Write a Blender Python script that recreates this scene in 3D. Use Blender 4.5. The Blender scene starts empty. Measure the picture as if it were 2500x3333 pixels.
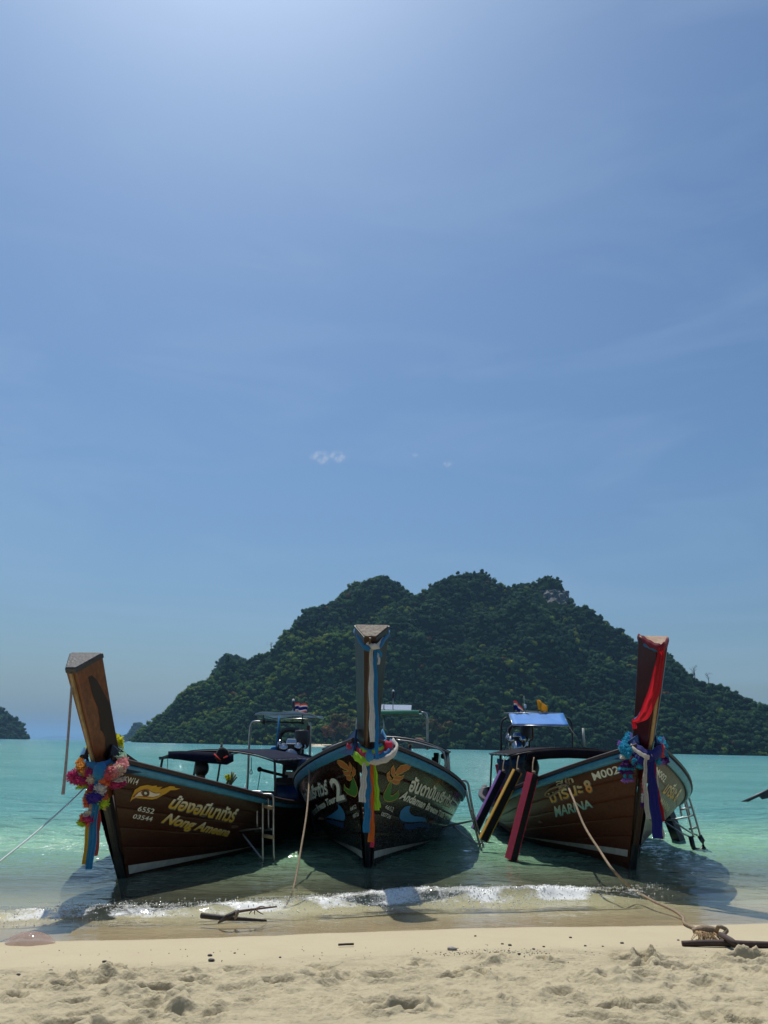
import bpy, bmesh, math, random
import numpy as np
from mathutils import Vector, Matrix

random.seed(7)
rng = np.random.default_rng(7)
scene = bpy.context.scene
col = scene.collection
PI = math.pi

# ------------------------------------------------------------------ camera, sky, sun, exposure
FPX, HCAM, CX, CY = 2504.0, 1.5, 1250.0, 1666.5          # focal length in photo pixels, eye height
PITCH, ROLL = math.atan((2428 - 1666.5) / FPX), math.radians(1.2)
_f = np.array([0, math.cos(PITCH), math.sin(PITCH)]); _u0 = np.array([0, -math.sin(PITCH), math.cos(PITCH)]); _r0 = np.array([1.0, 0, 0])
CR = _r0 * math.cos(ROLL) + _u0 * math.sin(ROLL); CU = -_r0 * math.sin(ROLL) + _u0 * math.cos(ROLL)
CAM = np.array([0, 0, HCAM])
cd = bpy.data.cameras.new('camera'); cam = bpy.data.objects.new('camera', cd); col.objects.link(cam)
cam.matrix_world = Matrix(((CR[0], CU[0], -_f[0], 0), (CR[1], CU[1], -_f[1], 0), (CR[2], CU[2], -_f[2], HCAM), (0, 0, 0, 1)))
cd.sensor_fit = 'VERTICAL'; cd.sensor_height = 36; cd.lens = 36 * FPX / 3333
cd.clip_start = .05; cd.clip_end = 60000
scene.camera = cam

SUN_EL, SUN_AZ = math.radians(64.3), math.radians(-20.5)   # azimuth from +Y towards +X
world = bpy.data.worlds.new('World'); scene.world = world; world.use_nodes = True
wn = world.node_tree.nodes; wl = world.node_tree.links
for n in list(wn): wn.remove(n)
wo = wn.new('ShaderNodeOutputWorld'); bg = wn.new('ShaderNodeBackground'); sky = wn.new('ShaderNodeTexSky')
sky.sky_type = 'NISHITA'; sky.sun_disc = False; sky.sun_elevation = SUN_EL; sky.sun_rotation = SUN_AZ
sky.altitude = 0; sky.air_density = 1.4; sky.dust_density = 1.85; sky.ozone_density = 6.0
# thin cirrus veils, a real feature of this sky
tc = wn.new('ShaderNodeTexCoord'); mp = wn.new('ShaderNodeMapping'); mp.inputs['Scale'].default_value = (2.2, 2.2, 9.0)
mp.inputs['Rotation'].default_value = (.12, .10, .5)
nz = wn.new('ShaderNodeTexNoise'); nz.inputs['Scale'].default_value = 1.6; nz.inputs['Detail'].default_value = 7; nz.inputs['Roughness'].default_value = .55
nz.inputs['Distortion'].default_value = .7
cr = wn.new('ShaderNodeValToRGB'); cr.color_ramp.elements[0].position = .46; cr.color_ramp.elements[1].position = .74
cr.color_ramp.elements[0].color = (0, 0, 0, 1); cr.color_ramp.elements[1].color = (.17, .17, .17, 1)
mx = wn.new('ShaderNodeMix'); mx.data_type = 'RGBA'; mx.inputs[7].default_value = (6.2, 7.2, 8.2, 1)
wl.new(tc.outputs['Generated'], mp.inputs['Vector']); wl.new(mp.outputs[0], nz.inputs['Vector']); wl.new(nz.outputs['Fac'], cr.inputs['Fac'])
wl.new(cr.outputs['Color'], mx.inputs[0]); wl.new(sky.outputs[0], mx.inputs[6]); tint = wn.new('ShaderNodeMix'); tint.data_type = 'RGBA'; tint.blend_type = 'MULTIPLY'; tint.inputs[0].default_value = 1; tint.inputs[7].default_value = (.82, 1.02, 1.185, 1)   # white balance of the photograph
wl.new(mx.outputs[2], tint.inputs[6]); wl.new(tint.outputs[2], bg.inputs['Color']); wl.new(bg.outputs[0], wo.inputs['Surface'])
bg.inputs['Strength'].default_value = .07

sd = bpy.data.lights.new('sun', 'SUN'); sd.energy = 4.2; sd.angle = math.radians(.53); sd.color = (1.0, .95, .87)
sun = bpy.data.objects.new('sun', sd); col.objects.link(sun); sun.location = (-60, 150, 330)
sdir = Vector((math.sin(SUN_AZ) * math.cos(SUN_EL), math.cos(SUN_AZ) * math.cos(SUN_EL), math.sin(SUN_EL)))
sun.rotation_euler = sdir.to_track_quat('Z', 'Y').to_euler()

scene.view_settings.view_transform = 'Standard'; scene.view_settings.look = 'None'
scene.view_settings.exposure = 0; scene.view_settings.gamma = 1; scene.view_settings.use_curve_mapping = False
scene.render.engine = 'CYCLES'
cy = scene.cycles
cy.use_denoising = True; cy.max_bounces = 7; cy.diffuse_bounces = 3; cy.glossy_bounces = 3; cy.transmission_bounces = 4; cy.volume_bounces = 0
cy.transparent_max_bounces = 10; cy.caustics_reflective = False; cy.caustics_refractive = False; cy.sample_clamp_indirect = 6
try: cy.denoiser = 'OPENIMAGEDENOISE'; cy.denoising_input_passes = 'RGB_ALBEDO_NORMAL'
except Exception: pass

# ------------------------------------------------------------------ helpers
def ray(px, py):
    return _f * FPX + CR * (px - CX) - CU * (py - CY)
def at_ground(px, py, z=0.0):
    d = ray(px, py); return CAM + d * ((z - HCAM) / d[2])
def at_dist(px, py, Y):
    d = ray(px, py); return CAM + d * (Y / d[1])

ORG = {}
def link(name, mesh, parent=None):
    o = bpy.data.objects.new(name, mesh); col.objects.link(o)
    if parent is not None: o.parent = parent
    return o
def tag(o, label=None, cat=None, group=None, kind=None):
    if label: o['label'] = label
    if cat: o['category'] = cat
    if group: o['group'] = group
    if kind: o['kind'] = kind
    return o
def thing(name, loc, label, cat, group=None, rotz=0):
    o = bpy.data.objects.new(name, None); col.objects.link(o)
    o.location = loc; o.rotation_euler = (0, 0, rotz); o.empty_display_size = .2
    ORG[o.name] = np.array(loc, float) if rotz == 0 else np.zeros(3)
    return tag(o, label, cat, group)
def copy_tree(o, parent=None):
    c = o.copy(); col.objects.link(c); c.parent = parent
    for ch in list(o.children): copy_tree(ch, c)
    return c

def smooth_path(pts, n):
    P = np.array(pts, float); m = len(P)
    if m == 2: return P[0] + (P[1] - P[0]) * np.linspace(0, 1, n)[:, None]
    E = np.vstack([2 * P[0] - P[1], P, 2 * P[-1] - P[-2]])
    out = []
    for u in np.linspace(0, m - 1 - 1e-9, n):
        i = int(u); f = u - i; a, b, c, d = E[i], E[i + 1], E[i + 2], E[i + 3]
        out.append(.5 * ((2 * b) + (c - a) * f + (2 * a - 5 * b + 4 * c - d) * f * f + (3 * b - a - 3 * c + d) * f ** 3))
    return np.array(out)

class MB:
    def __init__(s): s.v = []; s.f = []; s.c = None
    def add(s, V, F):
        o = len(s.v); s.v.extend([tuple(map(float, p)) for p in V]); s.f.extend([tuple(i + o for i in f) for f in F]); return s
    def box(s, c, size, M=None, taper=1.0):
        sx, sy, sz = [q / 2 for q in size]; V = []
        for z in (-1, 1):
            k = taper if z > 0 else 1
            for x, y in ((-1, -1), (1, -1), (1, 1), (-1, 1)): V.append((x * sx * k, y * sy * k, z * sz))
        V = np.array(V)
        if M is not None: V = V @ np.array(M).T
        return s.add(V + np.array(c), [(3, 2, 1, 0), (4, 5, 6, 7), (0, 1, 5, 4), (1, 2, 6, 5), (2, 3, 7, 6), (3, 0, 4, 7)])
    def sweep(s, P, prof, hint=(0, 0, 1), scale=None, closed=False, cap=True):
        P = np.array(P, float); n = len(P); prof = np.array(prof, float); m = len(prof)
        T = np.gradient(P, axis=0)
        if closed: T = np.roll(P, -1, 0) - np.roll(P, 1, 0)
        V = []
        h = np.array(hint, float)
        for i in range(n):
            t = T[i] / (np.linalg.norm(T[i]) + 1e-12); a = np.cross(t, h)
            if np.linalg.norm(a) < 1e-4: a = np.cross(t, (0.31, .95, 0))
            a /= np.linalg.norm(a); b = np.cross(a, t)
            k = 1 if scale is None else scale[i]
            for q in prof: V.append(P[i] + (a * q[0] + b * q[1]) * k)
        F = []
        for i in range(n if closed else n - 1):
            j = (i + 1) % n
            for q in range(m):
                r = (q + 1) % m; F.append((i * m + q, i * m + r, j * m + r, j * m + q))
        if cap and not closed: F += [tuple(range(m))[::-1], tuple((n - 1) * m + q for q in range(m))]
        return s.add(V, F)
    def tube(s, pts, r, n=8, res=None, closed=False):
        P = np.array(pts, float) if res is None else smooth_path(pts, res)
        rr = None
        if not np.isscalar(r): rr = np.interp(np.linspace(0, 1, len(P)), np.linspace(0, 1, len(r)), r); r = 1
        prof = [(r * math.cos(a), r * math.sin(a)) for a in np.linspace(0, 2 * PI, n + 1)[:-1]]
        d = P[-1] - P[0]; h = (0, 0, 1) if abs(d[2]) < .75 * np.linalg.norm(d) + 1e-9 else (0, 1, 0)
        return s.sweep(P, prof, h, rr, closed)
    def grid(s, P, cu=False):
        P = np.asarray(P, float); a, b = P.shape[:2]; F = []
        for i in range(a if cu else a - 1):
            k = (i + 1) % a
            for j in range(b - 1): F.append((i * b + j, k * b + j, k * b + j + 1, i * b + j + 1))
        return s.add(P.reshape(-1, 3), F)
    def ico(s, c, r, sub=1, noise=0., sc=(1, 1, 1), seed=None):
        V, F = ICO[sub]; V = V.copy()
        if noise:
            g = np.random.default_rng(seed if seed is not None else rng.integers(1e9)); V = V * (1 + noise * (g.random((len(V), 1)) * 2 - 1))
        return s.add(V * r * np.array(sc) + np.array(c), F)
    def lathe(s, prof, c=(0, 0, 0), n=16, M=None):
        V = []; m = len(prof)
        for k in range(n):
            a = 2 * PI * k / n
            for r, z in prof: V.append((r * math.cos(a), r * math.sin(a), z))
        V = np.array(V)
        if M is not None: V = V @ np.array(M).T
        F = [(i * m + j, ((i + 1) % n) * m + j, ((i + 1) % n) * m + j + 1, i * m + j + 1) for i in range(n) for j in range(m - 1)]
        F += [tuple(i * m for i in range(n))[::-1], tuple(i * m + m - 1 for i in range(n))]
        return s.add(V + np.array(c), F)
    def build(s, name, mat, parent=None, smooth=True, solid=0, bevel=0, frame=None, origin=None):
        V = np.array(s.v, float)
        if frame is not None: V = frame(V)
        if parent is not None and frame is not None: V = V - ORG[parent.name]
        org = None
        if parent is None:
            lo, hi = V.min(0), V.max(0); org = np.array([(lo[0] + hi[0]) / 2, (lo[1] + hi[1]) / 2, lo[2]]) if origin is None else np.array(origin, float); V = V - org
        me = bpy.data.meshes.new(name); me.from_pydata(V.tolist(), [], s.f); me.update()
        if smooth: me.polygons.foreach_set('use_smooth', [True] * len(me.polygons))
        if s.c is not None:
            at = me.color_attributes.new('col', 'FLOAT_COLOR', 'POINT'); at.data.foreach_set('color', np.array(s.c, np.float32).ravel())
        me.materials.append(mat)
        o = link(name, me, parent)
        if org is not None: o.location = org
        if bevel:
            m = o.modifiers.new('bevel', 'BEVEL'); m.width = bevel; m.segments = 2; m.limit_method = 'ANGLE'
            if smooth:
                try: m.harden_normals = True
                except Exception: pass
        if solid:
            m = o.modifiers.new('solid', 'SOLIDIFY'); m.thickness = solid; m.offset = 0
        return o

def _ico(sub):
    bm = bmesh.new(); bmesh.ops.create_icosphere(bm, subdivisions=sub, radius=1)
    V = np.array([v.co[:] for v in bm.verts]); bm.verts.index_update(); F = [tuple(v.index for v in f.verts) for f in bm.faces]; bm.free(); return V, F
ICO = {k: _ico(k) for k in (1, 2, 3)}

def np_mesh(name, V, F, mat, colr=None, smooth=True, parent=None):
    """V (n,3), F (m,k) arrays, all faces the same size"""
    me = bpy.data.meshes.new(name); k = F.shape[1]
    me.vertices.add(len(V)); me.vertices.foreach_set('co', V.astype(np.float32).ravel())
    me.loops.add(F.size); me.loops.foreach_set('vertex_index', F.astype(np.int32).ravel())
    me.polygons.add(len(F)); me.polygons.foreach_set('loop_start', np.arange(0, F.size, k, dtype=np.int32))
    try: me.polygons.foreach_set('loop_total', np.full(len(F), k, np.int32))
    except Exception: pass
    me.update(calc_edges=True); me.validate()
    if smooth: me.polygons.foreach_set('use_smooth', np.ones(len(me.polygons), bool))
    if colr is not None:
        at = me.color_attributes.new('col', 'FLOAT_COLOR', 'POINT'); at.data.foreach_set('color', colr.astype(np.float32).ravel())
    me.materials.append(mat); return link(name, me, parent)
def grid_faces(a, b):
    i, j = np.meshgrid(np.arange(a - 1), np.arange(b - 1), indexing='ij'); q = i * b + j
    return np.stack([q, q + b, q + b + 1, q + 1], -1).reshape(-1, 4)

# gradient noise on numpy arrays
_perm = np.random.default_rng(3).permutation(512); _perm = np.concatenate([_perm, _perm, _perm])
_gr = np.stack([np.cos(np.arange(512) * 2.399), np.sin(np.arange(512) * 2.399)], -1)
def noise2(x, y):
    xi = np.floor(x).astype(int); yi = np.floor(y).astype(int); xf = x - xi; yf = y - yi; xi &= 511; yi &= 511
    u = xf * xf * xf * (xf * (xf * 6 - 15) + 10); w = yf * yf * yf * (yf * (yf * 6 - 15) + 10)
    def g(a, b, dx, dy):
        h = _gr[_perm[_perm[a & 511] + (b & 511)] & 511]; return h[..., 0] * dx + h[..., 1] * dy
    n00 = g(xi, yi, xf, yf); n10 = g(xi + 1, yi, xf - 1, yf); n01 = g(xi, yi + 1, xf, yf - 1); n11 = g(xi + 1, yi + 1, xf - 1, yf - 1)
    return (n00 * (1 - u) + n10 * u) * (1 - w) + (n01 * (1 - u) + n11 * u) * w
def fbm(x, y, o=4, g=.5, l=2.03):
    s = 0; a = 1
    for k in range(o): s = s + a * noise2(x + 17.3 * k, y - 9.1 * k); x = x * l; y = y * l; a *= g
    return s

# ------------------------------------------------------------------ materials
def new_mat(name):
    m = bpy.data.materials.new(name); m.use_nodes = True; nt = m.node_tree; b = nt.nodes['Principled BSDF']; return m, nt, b
def pm(name, c, rough=.6, metal=0, var=0., nscale=0, namt=.3, stretch=(1, 1, 1), bump=0, bscale=60, coat=0, spec=.5, attr=False, transl=0, c2=None, sheen=0, scuff=None):
    m, nt, b = new_mat(name); N = nt.nodes; Lk = nt.links
    b.inputs['Roughness'].default_value = rough; b.inputs['Metallic'].default_value = metal; b.inputs['Specular IOR Level'].default_value = spec
    b.inputs['Base Color'].default_value = (*c, 1); b.inputs['Coat Weight'].default_value = coat; b.inputs['Coat Roughness'].default_value = .12
    if sheen: b.inputs['Sheen Weight'].default_value = sheen
    src = None
    if attr:
        a = N.new('ShaderNodeVertexColor'); a.layer_name = 'col'; src = a.outputs['Color']
    co = N.new('ShaderNodeTexCoord'); mpn = N.new('ShaderNodeMapping'); mpn.inputs['Scale'].default_value = stretch; Lk.new(co.outputs['Object'], mpn.inputs['Vector'])
    if nscale:
        t = N.new('ShaderNodeTexNoise'); t.inputs['Scale'].default_value = nscale; t.inputs['Detail'].default_value = 6; t.inputs['Roughness'].default_value = .65
        Lk.new(mpn.outputs[0], t.inputs['Vector'])
        r = N.new('ShaderNodeMapRange'); r.inputs['From Min'].default_value = .3; r.inputs['From Max'].default_value = .7
        Lk.new(t.outputs['Fac'], r.inputs['Value'])
        x = N.new('ShaderNodeMix'); x.data_type = 'RGBA'
        if src is not None:
            h = N.new('ShaderNodeMix'); h.data_type = 'RGBA'; h.blend_type = 'MULTIPLY'; h.inputs[0].default_value = 1; h.inputs[7].default_value = (1 - namt,) * 3 + (1,)
            Lk.new(src, h.inputs[6]); Lk.new(src, x.inputs[6]); Lk.new(h.outputs[2], x.inputs[7])
        else:
            x.inputs[6].default_value = (*c, 1); x.inputs[7].default_value = (*(c2 if c2 else [q * (1 - namt) for q in c]), 1)
        Lk.new(r.outputs[0], x.inputs[0]); src = x.outputs[2]
        rr = N.new('ShaderNodeMapRange'); rr.inputs['To Min'].default_value = max(.03, rough - .1); rr.inputs['To Max'].default_value = min(1, rough + .15)
        Lk.new(t.outputs['Fac'], rr.inputs['Value']); Lk.new(rr.outputs[0], b.inputs['Roughness'])
    if scuff is not None:
        mp2 = N.new('ShaderNodeMapping'); mp2.inputs['Scale'].default_value = (5, 1.1, 5); Lk.new(co.outputs['Object'], mp2.inputs['Vector'])
        t2 = N.new('ShaderNodeTexNoise'); t2.inputs['Scale'].default_value = 2.3; t2.inputs['Detail'].default_value = 9; t2.inputs['Roughness'].default_value = .72; Lk.new(mp2.outputs[0], t2.inputs['Vector'])
        r2 = N.new('ShaderNodeMapRange'); r2.inputs['From Min'].default_value = .56; r2.inputs['From Max'].default_value = .74; r2.inputs['To Max'].default_value = scuff[1]; Lk.new(t2.outputs['Fac'], r2.inputs['Value'])
        x2 = N.new('ShaderNodeMix'); x2.data_type = 'RGBA'; x2.inputs[7].default_value = (*scuff[0], 1); Lk.new(src, x2.inputs[6]); Lk.new(r2.outputs[0], x2.inputs[0]); src = x2.outputs[2]
    if var:
        oi = N.new('ShaderNodeObjectInfo'); hs = N.new('ShaderNodeHueSaturation'); r = N.new('ShaderNodeMapRange')
        r.inputs['To Min'].default_value = 1 - var; r.inputs['To Max'].default_value = 1 + var; Lk.new(oi.outputs['Random'], r.inputs['Value']); Lk.new(r.outputs[0], hs.inputs['Value'])
        if src is not None: Lk.new(src, hs.inputs['Color'])
        else: hs.inputs['Color'].default_value = (*c, 1)
        src = hs.outputs['Color']
    if src is not None: Lk.new(src, b.inputs['Base Color'])
    if bump:
        t = N.new('ShaderNodeTexNoise'); t.inputs['Scale'].default_value = bscale; t.inputs['Detail'].default_value = 4; Lk.new(mpn.outputs[0], t.inputs['Vector'])
        bp = N.new('ShaderNodeBump'); bp.inputs['Strength'].default_value = bump; bp.inputs['Distance'].default_value = .01
        Lk.new(t.outputs['Fac'], bp.inputs['Height']); Lk.new(bp.outputs[0], b.inputs['Normal'])
    if transl:
        tr = N.new('ShaderNodeBsdfTranslucent'); mxs = N.new('ShaderNodeMixShader'); mxs.inputs[0].default_value = transl
        if src is not None: Lk.new(src, tr.inputs['Color'])
        else: tr.inputs['Color'].default_value = (*c, 1)
        out = N['Material Output']; Lk.new(b.outputs[0], mxs.inputs[1]); Lk.new(tr.outputs[0], mxs.inputs[2]); Lk.new(mxs.outputs[0], out.inputs['Surface'])
    return m
GR = (9, .7, 9)
MAT = dict(
 hullL=pm('varnished_brown_wood', (.068, .017, .006), .30, var=.16, nscale=5, namt=.62, stretch=GR, bump=.3, bscale=14, coat=.08, spec=.28, scuff=((.085, .036, .018), .5)),
 hullC=pm('dark_varnished_wood', (.026, .0065, .0045), .24, var=.15, nscale=5, namt=.6, stretch=GR, bump=.18, bscale=14, coat=.25, spec=.35, scuff=((.034, .013, .008), .4)),
 hullR=pm('red_brown_wood', (.105, .024, .008), .36, var=.14, nscale=5, namt=.6, stretch=GR, bump=.3, bscale=14, coat=.05, spec=.25, scuff=((.11, .045, .024), .5)),
 bottom=pm('antifouling_black', (.012, .016, .018), .55, nscale=6, namt=.4),
 black=pm('black_paint', (.010, .011, .016), .4, nscale=6, namt=.4),
 rail=pm('rail_wood', (.05, .024, .015), .5, nscale=6, namt=.5, stretch=GR),
 inner=pm('inner_hull_paint', (.10, .07, .05), .7, nscale=4, namt=.4),
 floor=pm('deck_board', (.16, .11, .07), .7, var=.2, nscale=6, namt=.4, stretch=GR),
 bluewale=pm('blue_gloss_paint', (.04, .235, .43), .38, nscale=7, namt=.4, stretch=(3, .8, 3), scuff=((.05, .07, .09), .7)),
 blue=pm('navy_blue_paint', (.012, .05, .17), .4, nscale=4, namt=.4),
 white=pm('worn_white_paint', (.62, .62, .56), .5, nscale=9, namt=.35, scuff=((.22, .20, .15), .8)),
 prowL=pm('orange_teak', (.20, .060, .018), .38, nscale=4, namt=.70, stretch=(14, 3.5, 2.2), bump=.3, bscale=9, coat=.25),
 prowC=pm('black_lacquered_wood', (.030, .012, .010), .34, nscale=5, namt=.4, stretch=(9, 3, 1), spec=.3, coat=.06),
 prowR=pm('maroon_lacquered_wood', (.065, .006, .008), .3, nscale=5, namt=.4, stretch=(9, 3, 1), spec=.3, coat=.12),
 varnish=pm('old_dark_varnish', (.016, .006, .008), .4, nscale=5, namt=.4),
 endgrain=pm('weathered_end_grain', (.30, .25, .19), .8, nscale=26, namt=.75, bump=.6, bscale=40),
 endbrown=pm('brown_end_grain', (.33, .17, .09), .7, nscale=14, namt=.6, c2=(.55, .42, .30), bump=.4, bscale=40),
 enddark=pm('tarred_end_grain', (.022, .023, .027), .6, nscale=22, namt=.5, c2=(.055, .055, .06), bump=.5, bscale=40),
 nosedark=pm('brown_batten_wood', (.10, .05, .025), .5, nscale=6, namt=.5, stretch=(4, 4, 1)),
 batten=pm('pale_batten_wood', (.36, .25, .12), .6, nscale=6, namt=.5, stretch=(4, 4, 1)),
 steel=pm('dull_steel', (.42, .43, .42), .32, metal=.9, nscale=9, namt=.4),
 darksteel=pm('dark_steel', (.05, .05, .055), .45, metal=.5, nscale=9, namt=.3),
 chrome=pm('bright_engine_metal', (.6, .6, .6), .22, metal=1),
 iron=pm('engine_iron', (.035, .04, .045), .5, metal=.4, nscale=12, namt=.5),
 rust=pm('rusty_iron', (.13, .04, .02), .8, nscale=14, namt=.5),
 canvasL=pm('navy_tarp', (.012, .016, .040), .85, nscale=4, namt=.4, spec=.12, transl=.12, bump=.3, bscale=6),
 canvasC=pm('dark_green_tarp', (.035, .05, .045), .85, nscale=4, namt=.4, spec=.15, transl=.15, bump=.3, bscale=6),
 canvasR=pm('black_tarp', (.02, .016, .022), .85, nscale=4, namt=.4, spec=.12, transl=.1, bump=.3, bscale=6),
 bluetarp=pm('blue_tarp', (.09, .33, .80), .6, nscale=3, namt=.2, transl=.3, bump=.4, bscale=7),
 whitetarp=pm('pale_blue_tarp', (.45, .58, .72), .6, nscale=3, namt=.3, transl=.35, bump=.4, bscale=7),
 greentarp=pm('mint_tarp', (.20, .52, .38), .6, nscale=3, namt=.35, transl=.35, bump=.4, bscale=7),
 sheet=pm('grey_plastic_sheet', (.34, .41, .50), .4, nscale=4, namt=.6, stretch=(6, 6, .8), transl=.5),
 rungwood=pm('bare_rung_wood', (.48, .34, .18), .65, nscale=8, namt=.4),
 paintY=pm('gold_paint', (.55, .33, .03), .5, attr=True, nscale=24, namt=.35),
 paintW=pm('white_letter_paint', (.80, .80, .73), .55, nscale=22, namt=.35),
 paintG=pm('grey_letter_shadow', (.09, .10, .11), .55),
 eyeY=pm('yellow_paint', (.60, .33, .02), .5, nscale=16, namt=.25), eyeR=pm('red_brown_paint', (.23, .045, .02), .5), eyeW=pm('eye_white_paint', (.68, .62, .52), .5), eyeK=pm('eye_black_paint', (.02, .03, .02), .4),
 orange=pm('orange_paint', (.42, .13, .03), .5, nscale=16, namt=.3), green=pm('leaf_green_paint', (.035, .15, .02), .5), goldline=pm('gold_line_paint', (.42, .30, .08), .5),
 wave=pm('sea_blue_paint', (.03, .18, .42), .45), wave2=pm('deep_blue_paint', (.015, .05, .17), .45),
 rope=pm('tan_rope', (.33, .24, .15), .85, nscale=40, namt=.5, bump=.5, bscale=80), ropegrey=pm('grey_rope', (.30, .27, .26), .85, nscale=40, namt=.4), ropepale=pm('pale_thin_line', (.45, .52, .5), .7),
 ropedark=pm('dark_cord', (.03, .04, .045), .8),
 driftdark=pm('dark_driftwood', (.040, .026, .020), .6, nscale=9, namt=.5, stretch=(3, 3, 3), bump=.4, bscale=20), drift=pm('brown_driftwood', (.17, .10, .06), .75, nscale=9, namt=.5, bump=.4, bscale=20),
 iron2=pm('rusty_brown_stake', (.07, .04, .032), .7, nscale=11, namt=.5, bump=.4, bscale=20),
 fibre=pm('frayed_rope_fibre', (.42, .28, .14), .9),
 skin=pm('skin', (.16, .085, .055), .55), cloth=pm('dark_shirt', (.014, .014, .018), .8), hair=pm('black_hair', (.008, .007, .007), .5),
 glass=pm('lamp_glass', (.55, .6, .6), .15, spec=.6), solar=pm('solar_cells', (.30, .34, .42), .25, nscale=3, namt=.2),
 pebble=pm('dark_pebble', (.10, .085, .075), .7, var=.5, nscale=20, namt=.5), shell=pm('pale_shell', (.42, .38, .35), .6, var=.3, nscale=20, namt=.4),
 boatwhite=pm('white_gelcoat', (.55, .58, .58), .35), roofbrown=pm('brown_roof', (.14, .055, .035), .8), wallwood=pm('hut_wall', (.12, .08, .05), .8),
 bark=pm('bark', (.10, .08, .06), .9, nscale=3, namt=.4),
)
def fabric(name, c, tr=.5): return pm(name, [min(.85, q * 1.35) for q in c], .75, nscale=30, namt=.18, transl=tr, sheen=.2, bump=.15, bscale=90)
FAB = {k: fabric('fabric_' + k, c) for k, c in dict(blue=(.02, .20, .42), white=(.60, .57, .52), yellow=(.60, .36, .03), orange=(.75, .16, .02), coral=(.68, .09, .07), lime=(.36, .62, .03),
       pink=(.62, .05, .12), navy=(.012, .018, .20), red=(.38, .008, .02), maroon=(.22, .008, .03), sky=(.05, .28, .50), violet=(.20, .08, .36), black=(.01, .01, .012)).items()}
def yarn(name, c): return pm(name, [min(.85, q * 1.35) for q in c], .9, nscale=35, namt=.4, bump=.8, bscale=50, transl=.4)
YARN = {k: yarn('yarn_' + k, c) for k, c in dict(yellow=(.72, .62, .01), magenta=(.42, .03, .13), lime=(.40, .55, .03), orange=(.68, .14, .06), amber=(.60, .27, .05), pink=(.66, .27, .27), mint=(.32, .50, .36),
       cream=(.60, .50, .38), purple=(.045, .02, .25), white=(.6, .57, .54), aqua=(.03, .33, .50), violet=(.30, .14, .48), plum=(.09, .01, .15), coral=(.75, .10, .13)).items()}

# HULL-BEGIN
SPEC = {
 'L': dict(loc=(-2.887, 9.583), yaw=.155, B=1.10, T=3.25, p=2.3, z0=1.30, zm=.54, T2=6.4, q=2.07, b0=.15, ec=.46, rake=.69, zf=-.28, len=7.9),
 'C': dict(loc=(-.110, 10.849), yaw=.060, B=1.37, T=4.2, p=2.45, z0=1.54, zm=.68, T2=4.5, q=1.23, b0=.13, ec=.60, rake=.67, zf=-.32, len=8.6),
 'R': dict(loc=(3.395, 11.120), yaw=.010, B=1.40, T=2.9, p=1.65, z0=1.55, zm=.55, T2=4.2, q=1.30, b0=.12, ec=.52, rake=.66, zf=-.32, len=8.6),
}
def sheer(S, t):
    t = np.asarray(t, float)
    z = S['zm'] + (S['z0'] - S['zm']) * np.clip(1 - t / S['T2'], 0, 1) ** S['q']
    return z + .10 * np.clip((t - 6.6) / 2, 0, 1) ** 2
def breadth(S, t):
    t = np.asarray(t, float)
    b = S['b0'] + (S['B'] - S['b0']) * (1 - np.clip(1 - t / S['T'], 0, 1) ** S['p'])
    return b * (1 - .45 * np.clip((t - 5.5) / 4, 0, 1) ** 2)
def hull_raw(S, side, t, v):
    """t metres aft of the stem along a strake, v 0 keel .. 1 gunwale -> local x, y, z"""
    t = np.asarray(t, float); v = np.asarray(v, float)
    zg = sheer(S, t); zk = S['zf'] - .10 * np.clip(t / 3, 0, 1)
    e = .95 - S['ec'] * np.clip(t / 3.6, 0, 1) ** .8
    vv = np.clip(v, 0, 1.2)
    f = vv ** e
    x = .035 + (breadth(S, t) - .035) * f
    ztip = S['zf'] + (S['z0'] - S['zf']) * v
    y = -S['rake'] * np.maximum(ztip, -.4) + t
    z = zk + (zg - zk) * v
    return np.stack([side * x, y, z], -1)
def hull(S, side, t, v, off=0.0):
    P = hull_raw(S, side, t, v)
    if isinstance(off, float) and off == 0: return P
    d = 1e-3
    a = hull_raw(S, side, np.asarray(t) + d, v) - P; b = hull_raw(S, side, t, np.asarray(v) + d) - P
    n = np.cross(a, b); n /= np.linalg.norm(n, axis=-1, keepdims=True) + 1e-12
    n *= np.where(n[..., :1] * side < 0, -1, 1)
    return P + n * (off[..., None] if isinstance(off, np.ndarray) else off)
# HULL-END

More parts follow.
